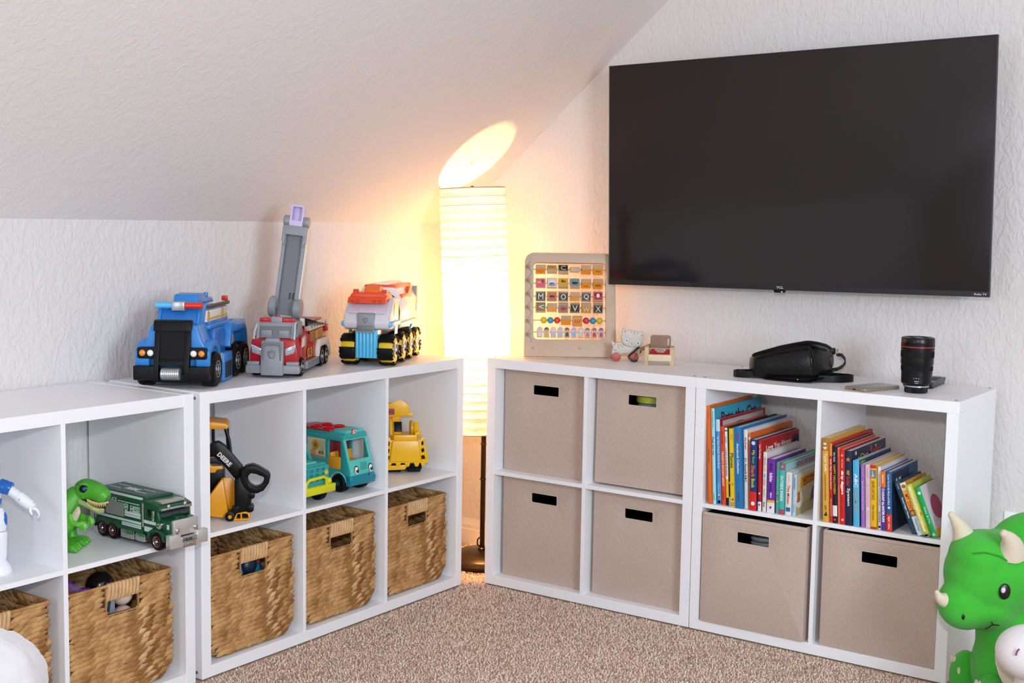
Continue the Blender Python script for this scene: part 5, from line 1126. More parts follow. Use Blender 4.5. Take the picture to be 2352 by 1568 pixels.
for i in range(4):
    j = (i + 1) % 4
    fp.bm.faces.new((A[i], A[j], B[j], B[i])); fp.bm.faces.new((A2[i], B2_[i], B2_[j], A2[j])); fp.bm.faces.new((B[i], B[j], B2_[j], B2_[i])); fp.bm.faces.new((A[i], A2[i], A2[j], A[j]))
part('windscreen_frame', fp, TL, bu, bev=1.6)
part('roof', MB(True).prism([(0, 158), (VW, 158), (VW - 2, 172), (VW - 10, 180), (10, 180), (2, 172)], 'y', 14, VL), T1, bu, bev=4)
part('roof_crown', MB(True).prism([(10, 177), (VW - 10, 177), (VW - 18, 188), (18, 188)], 'y', 15, 72), TL, bu, bev=4)
part('roof_badge_disc', MB(True).cyl((44, 16.5, 182), (44, 12.0, 182), 8, n=22), M('#C22A34', 0.3), bu)
part('roof_badge_mark', MB(True).ring((44, 11.4, 182), (44, 12.1, 182), 6.5, 5.2, 20).box(40, 48, 11.4, 12.1, 179, 181).box(41, 45, 11.4, 12.1, 183, 185.5), M('#F0E8E6', 0.4), bu)
part('roof_tray', MB(True).prism(rrect(8, VW - 8, 74, VL - 6, 12, 4), 'z', 178, 184), M('#B0182A', 0.3), bu, bev=2)
for y in (108, 162):
    for x in (32, 76): part('tray_cup', MB(True).lathe([(13, 184), (17, 184), (18.5, 187), (15, 188.5), (11, 184.4), (0.1, 184.2)], (x, y, 0), 26), M('#D0121E', 0.25), bu)
part('rear_wall', MB(True).box(2, VW - 2, VL - 6, VL, 36, 172), T1, bu)
part('floor_pan', MB(True).box(6, VW - 6, 0, VL - 4, 36, 44), T2, bu)
SEAT = [(20, 44), (78, 44), (78, 116), (72, 118), (68, 90), (24, 86)]
part('front_seat', MB(True).prism(SEAT, 'x', 6, 40).prism(SEAT, 'x', 66, VW - 8), M('#E39B1C', 0.4), bu, bev=2.5)
part('door', MB(True).box(-1.5, 4, 25, 77, 70, 108), M('#E39B1C', 0.4), bu, bev=2.5, label='amber half door')
part('partition', MB(True).box(8, VW - 8, 84, 88, 44, 166), M('#7A1420', 0.4), bu)
pic = part('picture_panel', MB(True).box(0.4, 1.6, 90, 168, 97, 156), M('#CFC6A8', 0.5), bu)
part('printed_sunflower', MB(True).prism([(132 + (15 + 3 * (i % 2)) * math.cos(2 * PI * i / 24), 134 + (15 + 3 * (i % 2)) * math.sin(2 * PI * i / 24)) for i in range(24)], 'x', 0.0, 0.5), M('#C99A28', 0.5), pic)
part('printed_flower_heart', MB(True).prism(circle(132, 134, 8, 18), 'x', -0.4, 0.2), M('#8A6A22', 0.5), pic)
part('printed_face', MB(True).prism(circle(142, 110, 12, 16), 'x', 0.0, 0.5), M('#C99A5E', 0.5), pic)
gl = MB(True)
for k in range(5): gl.prism([(98 + 3.4 * k, 114), (99 + 3.4 * k, 114), (92 + 6 * k, 150), (91 + 6 * k, 150)], 'x', 0.0, 0.5)
gl.prism(circle(102, 112, 6, 14), 'x', 0.0, 0.5).prism(circle(114, 112, 6, 14), 'x', 0.0, 0.5)
part('printed_bulbs', gl, M('#7A8252', 0.5), pic)
zg = MB(True)
for k in range(9): zg.prism([(92 + 8 * k, 98), (100 + 8 * k, 98), (96 + 8 * k, 105)], 'x', 0.0, 0.5)
part('printed_zigzag', zg, M('#B25A3A', 0.5), pic)
for s, x in ((-1, 12), (1, VW - 12)):
    for y in (34, 190): wheel(bu, x, y, 28, 30, T2, 0.30, face=s)
    part('wheel_arch', MB(True).tube([(1 if s < 0 else VW - 1, 34 + 35 * math.cos(q), 26 + 35 * math.sin(q)) for q in np.linspace(0.2, PI - 0.2, 12)], 3.4, 8), TL, bu)
part('bumper', MB(True).prism([(-10, 22), (-20, 26), (-23, 44), (-16, 55), (2, 55), (2, 22)], 'x', -2, VW + 2), T2, bu, bev=4, seg=3)
def onface(P, lift, mat, nm, par):
    mb_ = MB(True); Q = [(px, (-16 + (pz - 64) * 8 / 32.0 if pz > 64 else -16 + (64 - pz) * 4 / 26.0) - lift, pz) for px, pz in P]
    a = [mb_.v(q) for q in Q]; b = [mb_.v((q[0], q[1] + 1.2, q[2])) for q in Q]; mb_.bm.faces.new(a); mb_.bm.faces.new(b[::-1])
    for i in range(len(a)): mb_.bm.faces.new((a[i], b[i], b[(i + 1) % len(a)], a[(i + 1) % len(a)]))
    return part(nm, mb_, mat, par)
def oval(cx, cz, rx, rz, n=20): return [(cx + rx * math.cos(q), cz + rz * math.sin(q)) for q in np.linspace(0, 2 * PI, n, endpoint=False)]
for x in (29, 90):
    e = onface(oval(x, 70, 10, 13), 0.6, M('#12161A', 0.3), 'eye', bu)
    onface(oval(x + 0.5, 68.5, 8.2, 11), 1.0, M('#E8ECEF', 0.3), 'eye_white', e)
    onface(oval(x + 3, 68, 4.8, 7.5), 1.4, M('#10243A', 0.2), 'pupil', e)
    onface(oval(x + 0.5, 73, 2.8, 3.3, 12), 1.8, M('#FFFFFF', 0.3), 'eye_glint', e)
for k in range(4): part('grille_line', MB(True).box(46, 74, -18.2 + 1.4 * k, -12, 70 + 6 * k, 72 + 6 * k), T1, bu)
onface([(50, 49), (55, 47), (60, 43), (68, 43), (74, 49), (78, 57), (80, 57), (76, 47), (69, 38), (59, 38), (53, 44)], 6.5, M('#241014', 0.3), 'smile', bu)
onface([(59, 41), (68, 40), (74, 47), (67, 44)], 7.2, M('#B2323A', 0.3), 'tongue', bu)

# ================================================================ teal jeep with a yellow bumper
jp = thing('toy_jeep', 'teal toy jeep with a lime yellow bumper parked by the camper van', 'toy jeep', (-0.110, -0.714, 0.3862), 90)
LY = M('#D3D21E', 0.35); JX0, JX1 = -74, 46
part('bumper', MB(True).box(JX0 - 4, JX1 + 8, -48, -30, 30, 54), LY, jp, bev=3)
part('bull_bar', MB(True).tube([(-66, -42, 52), (-64, -44, 68), (-54, -44, 76), (6, -44, 78), (18, -44, 72), (20, -42, 52)], 5, 10), LY, jp)
part('bumper_knob', MB(True).ball((33, -40, 62), (9, 7, 10), 16, 10), LY, jp)
gh = []
for i in range(4):
    for j in range(3): gh.append(rrect(-64 + 24 * i, -50 + 24 * i, 66 + 14 * j, 74 + 14 * j, 2, 2))
part('grille', MB(True).plate([(JX0 + 6, 50), (JX1 - 6, 50), (JX1 - 8, 110), (JX0 + 8, 110)], gh, 'y', -34, -26), T1, jp, bev=0.8)
part('grille_backing', MB(True).box(JX0 + 8, JX1 - 8, -25, -22, 52, 108), M('#C9B020', 0.5), jp)
part('headlight', MB(True).cyl((27, -35.5, 88), (27, -33, 88), 7, n=20), M('#E8B81C', 0.3), jp)
part('hood', MB(True).prism([(JX0, 40), (JX1, 40), (JX1, 100), (JX1 - 12, 116), (JX0 + 12, 116), (JX0, 100)], 'y', -27, 44), T1, jp, bev=5, seg=3)
part('hood_bulge', MB(True).prism([(-46, 112), (8, 112), (4, 121), (-42, 121)], 'y', -18, 40), TL, jp, bev=3)
cb = MB(True)
CA = [(JX0 + 2, 44, 110), (JX1 - 4, 44, 110), (JX1 - 22, 64, 190), (JX0 + 20, 64, 190)]
part('windscreen_frame', MB(True).tube([CA[0], CA[3], CA[2], CA[1]], 6, 10), T1, jp)
part('cab_roof', MB(True).prism([(JX0 + 16, 184), (JX1 - 18, 184), (JX1 - 24, 195), (JX0 + 22, 195)], 'y', 60, 136), T1, jp, bev=4)
part('cab_body', MB(True).prism([(44, 40), (150, 40), (150, 118), (44, 118)], 'x', JX0, JX1 - 2), T1, jp, bev=4)
part('cab_posts', MB(True).tube([(JX1 - 20, 130, 188), (JX1 - 8, 136, 114)], 6, 10).tube([(JX0 + 18, 130, 188), (JX0 + 6, 136, 114)], 6, 10), T1, jp)
for s, x in ((1, JX1 - 14), (-1, JX0 + 14)):
    for y in (2, 118): wheel(jp, x, y, 26, 26, M('#C9C21E', 0.4), 0.4, face=s)

# ================================================================ yellow digger with a toothed plough
yd = thing('toy_bulldozer', 'yellow toy bulldozer with a toothed plough and raised scoop', 'toy digger', (-0.10, -0.166, 0.3862), 45)
YB = M('#EDB60C', 0.33); C0 = -86
def m_(P): return [(C0 + x, z) for x, z in P]
out_ = m_([(60, 112), (62, 120), (50, 121), (48, 112), (-48, 112), (-50, 121), (-62, 120), (-60, 112), (-75, 56), (-75, 36), (-62, 36), (-58, 24), (-48, 24), (-44, 36), (-32, 36), (-28, 24), (-18, 24), (-14, 36), (-2, 36), (2, 24), (12, 24), (16, 36), (28, 36), (32, 24), (42, 24), (46, 36), (50, 36), (54, 24), (62, 24), (64, 36), (75, 36), (75, 56)])
part('plough', MB(True).prism(out_[::-1], 'y', -6, 4), YB, yd, bev=1.5)
part('plough_face', MB(True).prism(m_([(-42, 110), (42, 110), (50, 42), (-50, 42)]), 'y', -12, -4, m_([(-44, 111), (44, 111), (54, 40), (-54, 40)])), YB, yd, bev=2)
part('plough_top', MB(True).box(C0 - 38, C0 + 38, -4, 8, 108, 128), YB, yd, bev=2)
for s in (-1, 1):
    for k in range(3): part('hazard_stripe', MB(True).prism(m_([(s * 51, 104 - 22 * k), (s * (57 + 2 * k), 110 - 24 * k), (s * (59 + 3 * k), 98 - 24 * k), (s * 53, 92 - 22 * k)]), 'y', -6.7, -5.6), BLACK, yd)
part('bracket', MB(True).box(C0 + 32, C0 + 38, 2, 16, 104, 134), YB, yd, bev=1)
part('side_disc', MB(True).lathe([(0, 0), (24, 0), (27, 3), (27, 8), (24, 11), (0, 11)], (C0 + 18, 44, 142), 28, 'x'), M('#D9A20A', 0.35), yd)
part('side_arm', MB(True).prism([(40, 164), (54, 158), (28, 120), (20, 116), (12, 124)], 'x', C0 + 30, C0 + 46), YB, yd, bev=4)
part('side_boss', MB(True).ball((C0 + 42, 24, 128), 12, 16, 10), YB, yd)
part('chassis', MB(True).box(C0 - 46, C0 + 46, 8, 118, 18, 60), BLACK, yd)
part('lower_guard', MB(True).prism(m_([(-60, 12), (0, 14), (8, 30), (-60, 26)]), 'y', -2, 8), YB, yd, bev=1)
part('body', MB(True).prism([(10, 56), (120, 56), (120, 120), (40, 120), (12, 100)], 'x', C0 - 44, C0 + 44), YB, yd, bev=4)
for s in (-1, 1):
    for y in (34, 92):
        t = wheel(yd, C0 + s * 32, y, 32, 46, YB, 0.45, z=34, face=s)
        lg = MB(True)
        for i in range(14):
            q = 2 * PI * i / 14; c, s_ = math.cos(q), math.sin(q)
            lg.prism([(y + 30 * c - 4 * s_, 34 + 30 * s_ + 4 * c), (y + 30 * c + 4 * s_, 34 + 30 * s_ - 4 * c), (y + 33.5 * c + 2.5 * s_, 34 + 33.5 * s_ - 2.5 * c), (y + 33.5 * c - 2.5 * s_, 34 + 33.5 * s_ + 2.5 * c)], 'x', C0 + s * 32 - 20, C0 + s * 32 + 20)
        part('tread_lugs', lg, TYRE, t)
part('boom', MB(True).prism([(64, 118), (90, 122), (100, 150), (88, 168), (74, 160), (60, 132)], 'x', C0 - 34, C0 - 8), YB, yd, bev=3)
part('boom_ribs', MB(True).prism([(58, 128), (70, 128), (82, 158), (72, 160)], 'x', C0 - 32, C0 - 6), BLACK, yd, bev=1)
part('boom_arm', MB(True).prism([(50, 104), (66, 104), (84, 150), (98, 170), (86, 172), (66, 140)], 'x', C0 - 46, C0 - 36), YB, yd, bev=2)
part('scoop_neck', MB(True).prism(m_([(-36, 158), (-16, 158), (-6, 182), (-40, 182)]), 'y', 76, 96), YB, yd, bev=2)
part('scoop', MB(True).prism(m_([(-54, 178), (22, 180), (14, 220), (-12, 236), (-50, 222), (-60, 200)]), 'y', 60, 66, m_([(-54, 178), (22, 180), (14, 219), (-50, 220), (-58, 200), (-58, 190)])).prism(m_([(-54, 178), (22, 180), (14, 219), (-50, 219)]), 'y', 66, 112), YB, yd, bev=2)
part('scoop_lip', MB(True).box(C0 + 8, C0 + 30, 58, 64, 180, 190), YB, yd, bev=1)
part('decal', MB(True).box(C0 - 50, C0 - 32, 59.2, 60.2, 184, 206), M('#B8323A', 0.4), yd)
letters(yd, 'LEG', ((C0 - 44) / 1000, 0.0589, 0.195), (1, 0, 0), (0, 0, 1), 0.026, 0.011, M('#3A1418', 0.4), 'lettering', 0.03)

# ================================================================ things in the left-hand basket, and the blue toy in its neighbour
t = thing('toy_car', 'dark red toy car in a clear shell on top of the basket heap', 'toy car', (-0.155, -1.520, 0.288), 40)
part('car_body', MB(True).prism([(-34, -12), (34, -12), (34, 4), (18, 8), (8, 22), (-20, 22), (-32, 8)], 'y', -16, 16), M('#8E1E34', 0.3), t, bev=3)
part('car_window', MB(True).box(-16, 6, -16.8, -15.8, 8, 19), M('#D9AEB6', 0.2), t)
part('clear_shell', MB(True).box(-40, 40, -20, 20, -14, 26), M('#C8CACE', 0.08, alpha=0.10), t, bev=4)
t = thing('toy_figure', 'purple jointed toy figure lying on the basket heap', 'toy figure', (-0.140, -1.462, 0.286), 50)
PU = M('#7A2AA2', 0.35)
part('limbs', MB(True).tube([(-46, 0, 24), (-34, 0, 12), (-20, 0, 4)], [4, 7, 9], 10).tube([(-44, -2, 26), (-38, -3, 30)], [4, 5], 8), PU, t)
part('torso', MB(True).box(-22, 6, -10, 10, -10, 10).box(6, 30, -8, 8, -12, 4), PU, t, bev=3)
part('leg', MB(True).tube([(-24, -14, -18), (-18, -14, -14), (-8, -12, -18)], [9, 11, 8], 10), PU, t)
t = thing('toy_ball', 'shiny black ball on the heap of toys in the basket', 'ball', (-0.170, -1.405, 0.284))
part('ball', MB(True).ball((0, 0, 0), 36, 24, 16), M('#0D0D0F', 0.18, bump=0.5, bscale=60), t)
for i, (p, lab) in enumerate((((-0.106, -1.388, 0.269), 'cream ball with pink marks, upper of two behind the basket grip'), ((-0.106, -1.385, 0.215), 'pinkish ball, lower of two behind the basket grip'))):
    t = thing('play_ball', lab, 'ball', p)
    part('ball', MB(True).ball((0, 0, 0), 26, 24, 16), M('#CFC4B4' if i == 0 else '#D2B8AC', 0.5, var=0.10, vscale=30), t)
    part('stitching', MB(True).tube([(14 * math.cos(a) - 10, 21.5 * math.sin(a) * 0.2 - 22, 16 * math.sin(a)) for a in np.linspace(0, 2 * PI, 20, endpoint=False)], 0.9, 5, closed=True), M('#B8706A', 0.5), t)
t = thing('toy_block', 'grey toy panel seen through the left basket grip', 'toy', (-0.105, -1.435, 0.245), 60)
part('panel', MB(True).box(-20, 20, -5, 5, -40, 34), M('#7E8690', 0.3), t, bev=2)
part('strip', MB(True).prism([(-4, -38), (2, -38), (12, 32), (6, 32)], 'y', -6.2, -4.8), M('#1A1C20', 0.4), t)
t = thing('toy_heap_box', 'dark toy box filling the bottom of the left basket', 'toy', (-0.22, -1.412, 0.0475))
part('box', MB(True).box(-105, 105, -105, 105, 0, 150), M('#1B1613', 0.8), t, bev=6)
t = thing('toy_mask', 'bright blue toy with dark patches inside the basket under the backhoe', 'toy', (-0.135, -0.968, 0.046))
part('shell', MB(True).ball((0, 0, 128), (40, 92, 102), 24, 16), M('#1E86B8', 0.35), t)
part('dark_patch', MB(True).ball((32, 4, 205), (14, 26, 26), 16, 10).ball((30, -30, 178), (14, 22, 14), 14, 8), M('#122338', 0.4), t)
part('red_mark', MB(True).ball((38, 30, 212), (7, 6, 5), 12, 8), M('#8A2030', 0.4), t)
# ================================================================ books
PAPER = M('#E6DFD2', 0.7, bump=0.3, bscale=900)
def book(label, x, y, th, h, dep, lean, col, title=None, tcol='#FFFFFF', span=(0.25, 0.75), tw=0.5, bands=(), cover=None, group='', bold=0.02, hard=True, extra=None):
    """spine towards the room; local x across the spine, y into the shelf, z up"""
    th = th - 0.0005; a = math.radians(lean)
    lift = 0.0003
    b = thing('book', label, 'book', (x, y, ZS + lift), 0, group); b.rotation_euler = (0, a, 0)
    t = 0.0016 if hard else 0.0006; ov = 0.002 if hard else 0.0
    mt = M(col, 0.35)
    mb = MB().box(0, t, 0, dep, 0, h).box(th - t, th, 0, dep, 0, h)
    mb.prism([(0, 0.0), (0.25 * th, -0.0012), (0.75 * th, -0.0012), (th, 0.0), (th, 0.002), (0, 0.002)], 'z', 0, h)
    c = part('cover', mb, mt, b)
    part('pages', MB().box(t, th - t, 0.002, dep - 0.002 - ov, ov + 0.0004, h - ov), PAPER, b)
    for z0, z1, bc in bands:
        part('spine_band', MB().prism([(0, -0.0003), (0.25 * th, -0.0015), (0.75 * th, -0.0015), (th, -0.0003), (th, 0.001), (0, 0.001)], 'z', z0 * h, z1 * h), M(bc, 0.4), b)
    ts = title if isinstance(title, list) else ([(title, tcol, span, tw)] if title else [])
    for s, tc_, sp_, w_ in ts:
        letters(b, s, (th / 2, -0.0016, h * (1 - (sp_[0] + sp_[1]) / 2)), (0, 0, -1), (1, 0, 0), h * (sp_[1] - sp_[0]), th * w_, M(tc_, 0.45), 'spine_title', bold)
    if cover:
        for s, cc, yy, zz, w_, hh in cover:
            letters(b, s, (th, dep * yy, h * zz), (0, 1, 0), (0, 0, 1), dep * w_, h * hh, M(cc, 0.45), 'cover_title', 0.03)
    if extra: extra(b, th, h, dep)
    return b
def face_patch(nm, P, col, lift=0.0004):
    """a printed shape on the right-hand cover; P in fractions of (depth, height)"""
    def f(b, th, h, dep): part(nm, MB().prism([(p[0] * dep, p[1] * h) for p in P], 'x', th - 0.0002, th + lift), M(col, 0.45), b)
    return f
def multi(*fs):
    def f(*a):
        for g in fs: g(*a)
    return f
def spine_dots(cols, zs, r):
    def f(b, th, h, dep):
        for c, z in zip(cols, zs): part('spine_mark', MB().prism(circle(th / 2, z * h, r * th, 14), 'y', -0.0017, -0.0008), M(c, 0.4), b)
    return f
GL = 'children\'s books on the left-hand shelf'
book('tall thin orange picture book, leftmost of the left row', 0.8135, 0.008, 0.0117, 0.292, 0.30, -3.1, '#E06A0C', [('BOOK OF FUN', '#7A2E08', (0.45, 0.58), 0.32), ('KUNG FU', '#A8480A', (0.05, 0.13), 0.3)], group=GL)
book('tall light blue picture book with a teal cover, second in the left row', 0.8256, 0.014, 0.0108, 0.285, 0.335, -3.1, '#35A3C0', [('Pete the Cat', '#4A1838', (0.30, 0.49), 0.55), ("Pete's Big Lunch", '#2A7A8C', (0.03, 0.20), 0.4), ('HARPER', '#2A6A80', (0.89, 0.96), 0.3)], bands=((0, 1, '#A9DDEA'),), cover=[('Pete the Cat', '#451A40', 0.50, 0.885, 0.74, 0.125)], group=GL)
book('mid blue word book with pale blue head and red-edged cover', 0.8372, 0.020, 0.0134, 0.253, 0.325, -3.2, '#A3162B', [('My First French Word Book', '#E8F0F8', (0.20, 0.58), 0.5), ('Usborne', '#8FD0F0', (0.74, 0.88), 0.45)], bands=((0, 0.86, '#4D8FCB'), (0.86, 1, '#B9DCEF'), (0.01, 0.045, '#C9A23A')), cover=None, group=GL,
     extra=multi(spine_dots(('#D8452C', '#E8E8F0'), (0.09, 0.105), 0.22), face_patch('cover_panel', [(0.06, 0.5), (0.95, 0.5), (0.95, 0.975), (0.06, 0.975)], '#B9B4AE'), face_patch('cover_dome', [(0.42 + 0.2 * math.cos(q), 0.83 + 0.10 * math.sin(q)) for q in np.linspace(0, PI, 14)], '#2A6FA0', 0.0005)))
book('red-orange storybook with white capital letters down its spine', 0.8520, 0.020, 0.0134, 0.233, 0.31, -3.4, '#D9481A', [("MICKEY'S SPOOKY NIGHT", '#F4E3C8', (0.32, 0.76), 0.52), ('READ-ALONG', '#7A1C10', (0.05, 0.22), 0.32), ('Disney', '#7A2410', (0.84, 0.94), 0.4)], group=GL)
book('thin white book with a yellow foot between the orange-red and black ones', 0.8664, 0.020, 0.0088, 0.231, 0.30, -3.4, '#14151A', [('A NIGHT TO SCARE MONSTERS', '#2A2A2E', (0.26, 0.62), 0.42), ('DISNEY', '#2A2A2E', (0.11, 0.20), 0.4)], bands=((0.34, 1, '#E9E9E8'), (0.10, 0.34, '#E6B71E'), (0.955, 0.97, '#C22A3A')), group=GL)
book('slim black book with small white skulls printed along its cover', 0.8762, 0.018, 0.0066, 0.234, 0.345, -3.4, '#0E1114', None, bands=((0, 0.12, '#C9CCCC'), (0.28, 0.31, '#C9A23A')), group=GL, extra=multi(*[face_patch('cover_mark', [(0.50 + 0.1 * k + 0.018 * math.cos(q), 0.962 + 0.012 * math.sin(q)) for q in np.linspace(0, 2 * PI, 10, endpoint=False)], '#D8D8D4') for k in range(5)]))
book('yellow book with a dark green title and a little aeroplane on its spine', 0.8838, 0.012, 0.0168, 0.231, 0.32, -3.4, '#EBC81C', [('Planes', '#2E5A34', (0.31, 0.50), 0.62), ('PIX', '#C9A414', (0.07, 0.15), 0.5)], bands=((0.015, 0.03, '#7A8288'), (0.045, 0.055, '#7A8288')), group=GL, extra=multi(spine_dots(('#C2371C',), (0.095,), 0.2), lambda b, th, h, dep: part('spine_plane', MB().prism([(th * 0.3, h * 0.27), (th * 0.5, h * 0.285), (th * 0.7, h * 0.27), (th * 0.55, h * 0.295), (th * 0.7, h * 0.315), (th * 0.5, h * 0.30), (th * 0.3, h * 0.315), (th * 0.45, h * 0.295)], 'y', -0.0017, -0.0008), M('#A8641C', 0.4), b)))
book('thick bright blue storybook, the widest spine of the left row', 0.9016, 0.006, 0.0235, 0.238, 0.335, -3.4, '#1C74B0', [('Storybook Collection', '#E9EEF4', (0.20, 0.57), 0.40), ('Disney', '#9A1C5A', (0.07, 0.17), 0.45), ('Disney Press', '#6A2A6A', (0.80, 0.92), 0.3)], cover=None, group=GL, extra=multi(face_patch('cover_panel', [(0.05, 0.80), (0.80, 0.80), (0.80, 0.965), (0.05, 0.965)], '#D2D2D6'), lambda b, th, h, dep: letters(b, 'Storybook', (th + 0.0004, dep * 0.45, h * 0.86), (0, 1, 0), (0, 0, 1), dep * 0.5, h * 0.09, M('#1C6AA8', 0.4), 'cover_title', 0.02)))
book('white book lettered in black and red next to the thick blue one', 0.9258, 0.018, 0.0118, 0.232, 0.315, -2.8, '#E2E0DD', [("Dr. Seuss's ABC", '#1E1E20', (0.36, 0.66), 0.5), ('Big Bright', '#B2282C', (0.10, 0.25), 0.5)], group=GL, extra=spine_dots(('#C22A2C', '#3A9A5A', '#2A6AC0'), (0.455, 0.42, 0.385), 0.16))
book('slim orange book beside the navy one with rainbow letters', 0.9378, 0.020, 0.0072, 0.222, 0.31, -2.4, '#E0681A', [('BRIGHT AND EARLY BOOKS', '#A8480E', (0.16, 0.44), 0.4)], group=GL, bands=((0.91, 0.95, '#C9CFD8'),))
book('navy board book with rainbow title letters and a red foot', 0.9468, 0.006, 0.0212, 0.208, 0.29, -1.5, '#17356E', [('My', '#E8C23A', (0.15, 0.22), 0.5), ('Busy', '#5AB04A', (0.24, 0.34), 0.5), ('Shark', '#E07A2A', (0.36, 0.53), 0.55), ('Book', '#C9D24A', (0.55, 0.68), 0.5)], bands=((0, 0.265, '#D2231C'),), group=GL, cover=None, extra=multi(spine_dots(('#BFE0EA', '#EDEDED'), (0.95, 0.10), 0.28), face_patch('cover_panel', [(0.03, 0.90), (0.97, 0.90), (0.97, 0.985), (0.03, 0.985)], '#2C7FB0')))
book('red book lettered in white on spine and cover beside the navy one', 0.9696, 0.012, 0.0110, 0.207, 0.275, -1.5, '#B5141C', [('Love You Always', '#EFE6E2', (0.06, 0.26), 0.62)], bands=((0, 0.135, '#E4DFE0'), (0.135, 0.155, '#1E2A5E')), cover=[('Love You Always', '#EFE3DC', 0.44, 0.86, 0.66, 0.10)], group=GL, extra=multi(spine_dots(('#8A2A5A', '#E8D8C8'), (0.09, 0.25), 0.26), face_patch('cover_panel', [(0.82, 0.70), (0.99, 0.70), (0.99, 0.93), (0.82, 0.93)], '#1E2240'), face_patch('cover_bears', [(0.30 + 0.16 * math.cos(q), 0.70 + 0.06 * math.sin(q)) for q in np.linspace(0, PI, 12)] , '#6A3A22', 0.0008)))
book('white book with red, yellow and blue letters, right of the red one', 0.9822, 0.015, 0.0120, 0.174, 0.25, -0.9, '#DEDBD8', [('THE OLD', '#C9343A', (0.08, 0.22), 0.55), ('LADY', '#D89A2A', (0.24, 0.33), 0.55), ('WHO', '#3A6AB0', (0.36, 0.43), 0.55), ('COULD', '#C9484A', (0.45, 0.56), 0.5), ('ROSE', '#8A8A90', (0.62, 0.74), 0.3), ('Klutz', '#2A2A2E', (0.84, 0.92), 0.5)], group=GL)
book('purple book with black and white words, white foot and yellow stripe', 0.9978, 0.012, 0.0235, 0.157, 0.225, -0.9, '#6C2A9A', [('first', '#2A1440', (0.08, 0.22), 0.40), ('bible', '#F2EEF6', (0.26, 0.42), 0.42), ('words', '#2A1440', (0.45, 0.60), 0.40)], bands=((0, 0.19, '#E6E2E0'), (0.19, 0.235, '#E3AE22')), group=GL, extra=multi(lambda b, th, h, dep: part('spine_cross', MB().box(th * 0.47, th * 0.56, -0.0018, -0.0008, h * 0.28, h * 0.38).box(th * 0.40, th * 0.63, -0.0018, -0.0008, h * 0.335, h * 0.35), M('#F0EEF4', 0.4), b), spine_dots(('#8A3A7A',), (0.10,), 0.16)))
book('slim sea-green book with a red star near the top of its spine', 1.0222, 0.018, 0.0108, 0.149, 0.27, -0.9, '#3FA890', [('Cool Wild', '#7ACAB0', (0.26, 0.52), 0.4)], group=GL, extra=spine_dots(('#C2402C', '#D8A030', '#5A3AA0', '#D8602C', '#E0C040'), (0.90, 0.40, 0.345, 0.29, 0.235), 0.22))
book('turquoise book with chunky white capitals and a red-striped head', 1.0339, 0.014, 0.0162, 0.149, 0.28, -0.9, '#3DB3AE', [('OUTSIDE INSIDE', '#F0F6F4', (0.24, 0.74), 0.5)], bands=((0.86, 1.0, '#A94658'), (0.0, 0.10, '#A94658')), group=GL, extra=multi(spine_dots(('#49A8C8',), (0.93,), 0.3), face_patch('cover_panel', [(0.02, 0.4), (0.98, 0.4), (0.98, 0.985), (0.02, 0.985)], '#9CC3CE'), lambda b, th, h, dep: letters(b, 'OUTSIDE', (th + 0.0004, dep * 0.60, h * 0.90), (0, 1, 0), (0, 0, 1), dep * 0.6, h * 0.08, M('#B8323A', 0.4), 'cover_title', 0.03)))
book('cream book with a slim red title and a blue square low on its spine', 1.0512, 0.018, 0.0185, 0.124, 0.27, -0.5, '#DED9D2', [('The Mitten', '#C2323C', (0.30, 0.74), 0.42), ('JAN BRETT', '#B9B4AE', (0.06, 0.22), 0.22)], group=GL, extra=lambda b, th, h, dep: part('spine_emblem', MB().box(th * 0.15, th * 0.85, -0.0018, -0.0008, h * 0.085, h * 0.18), M('#2A5E9E', 0.4), b))
def goose_cover(b, th, h, dep):
    def P(nm, pts, c, l=0.0004): part(nm, MB().prism([(p[0] * dep, p[1] * h) for p in pts], 'x', th - 0.0002, th + l), M(c, 0.5), b)
    P('cover_panel', [(0.0, 0.0), (1, 0.0), (1, 1), (0, 1)], '#C9BD98')
    P('cover_hill', [(0.0, 0.22), (1, 0.34), (1, 0.0), (0, 0.0)], '#B5AA78', 0.0006)
    P('title_board', [(0.13, 0.62), (0.78, 0.74), (0.78, 0.94), (0.13, 0.88)], '#D89A22', 0.0006)
    P('cover_goose', [(0.12 + 0.13 * math.cos(q), 0.36 + 0.20 * math.sin(q)) for q in np.linspace(0, 2 * PI, 16, endpoint=False)], '#E2DDD0', 0.0008)
    P('cover_figure', [(0.50, 0.22), (0.86, 0.25), (0.92, 0.55), (0.78, 0.66), (0.58, 0.52)], '#8C5A86', 0.0008)
    P('cover_figure', [(0.80, 0.60), (0.97, 0.62), (0.94, 0.86), (0.84, 0.84)], '#3A2A3A', 0.0010)
    P('cover_figure', [(0.02, 0.30), (0.14, 0.32), (0.12, 0.58), (0.04, 0.54)], '#A8642C', 0.0010)
    up = Vector((0, 0.0, 1)); al = Vector((0, 0.65 * dep, 0.09 * h)).normalized()
    for s, z, w_ in (('THE REAL BOOK OF', 0.86, 0.50), ('MOTHER', 0.80, 0.44), ('GOOSE', 0.715, 0.40)):
        letters(b, s, (th + 0.0007, dep * 0.45, h * z), al, up.cross(al).cross(up) * 0 + Vector((0, -al.z, al.y)), dep * w_, h * (0.035 if 'REAL' in s else 0.062), M('#7A2416', 0.5), 'cover_title', 0.03)
book('small light blue book at the right end showing a country scene cover', 1.0710, 0.022, 0.0108, 0.120, 0.20, -0.1, '#A6C8DC', [('THE REAL BOOK OF MOTHER GOOSE', '#3A6A9A', (0.08, 0.36), 0.4), ('Cartwheel', '#5A8AB0', (0.74, 0.92), 0.3)], group=GL, extra=goose_cover)

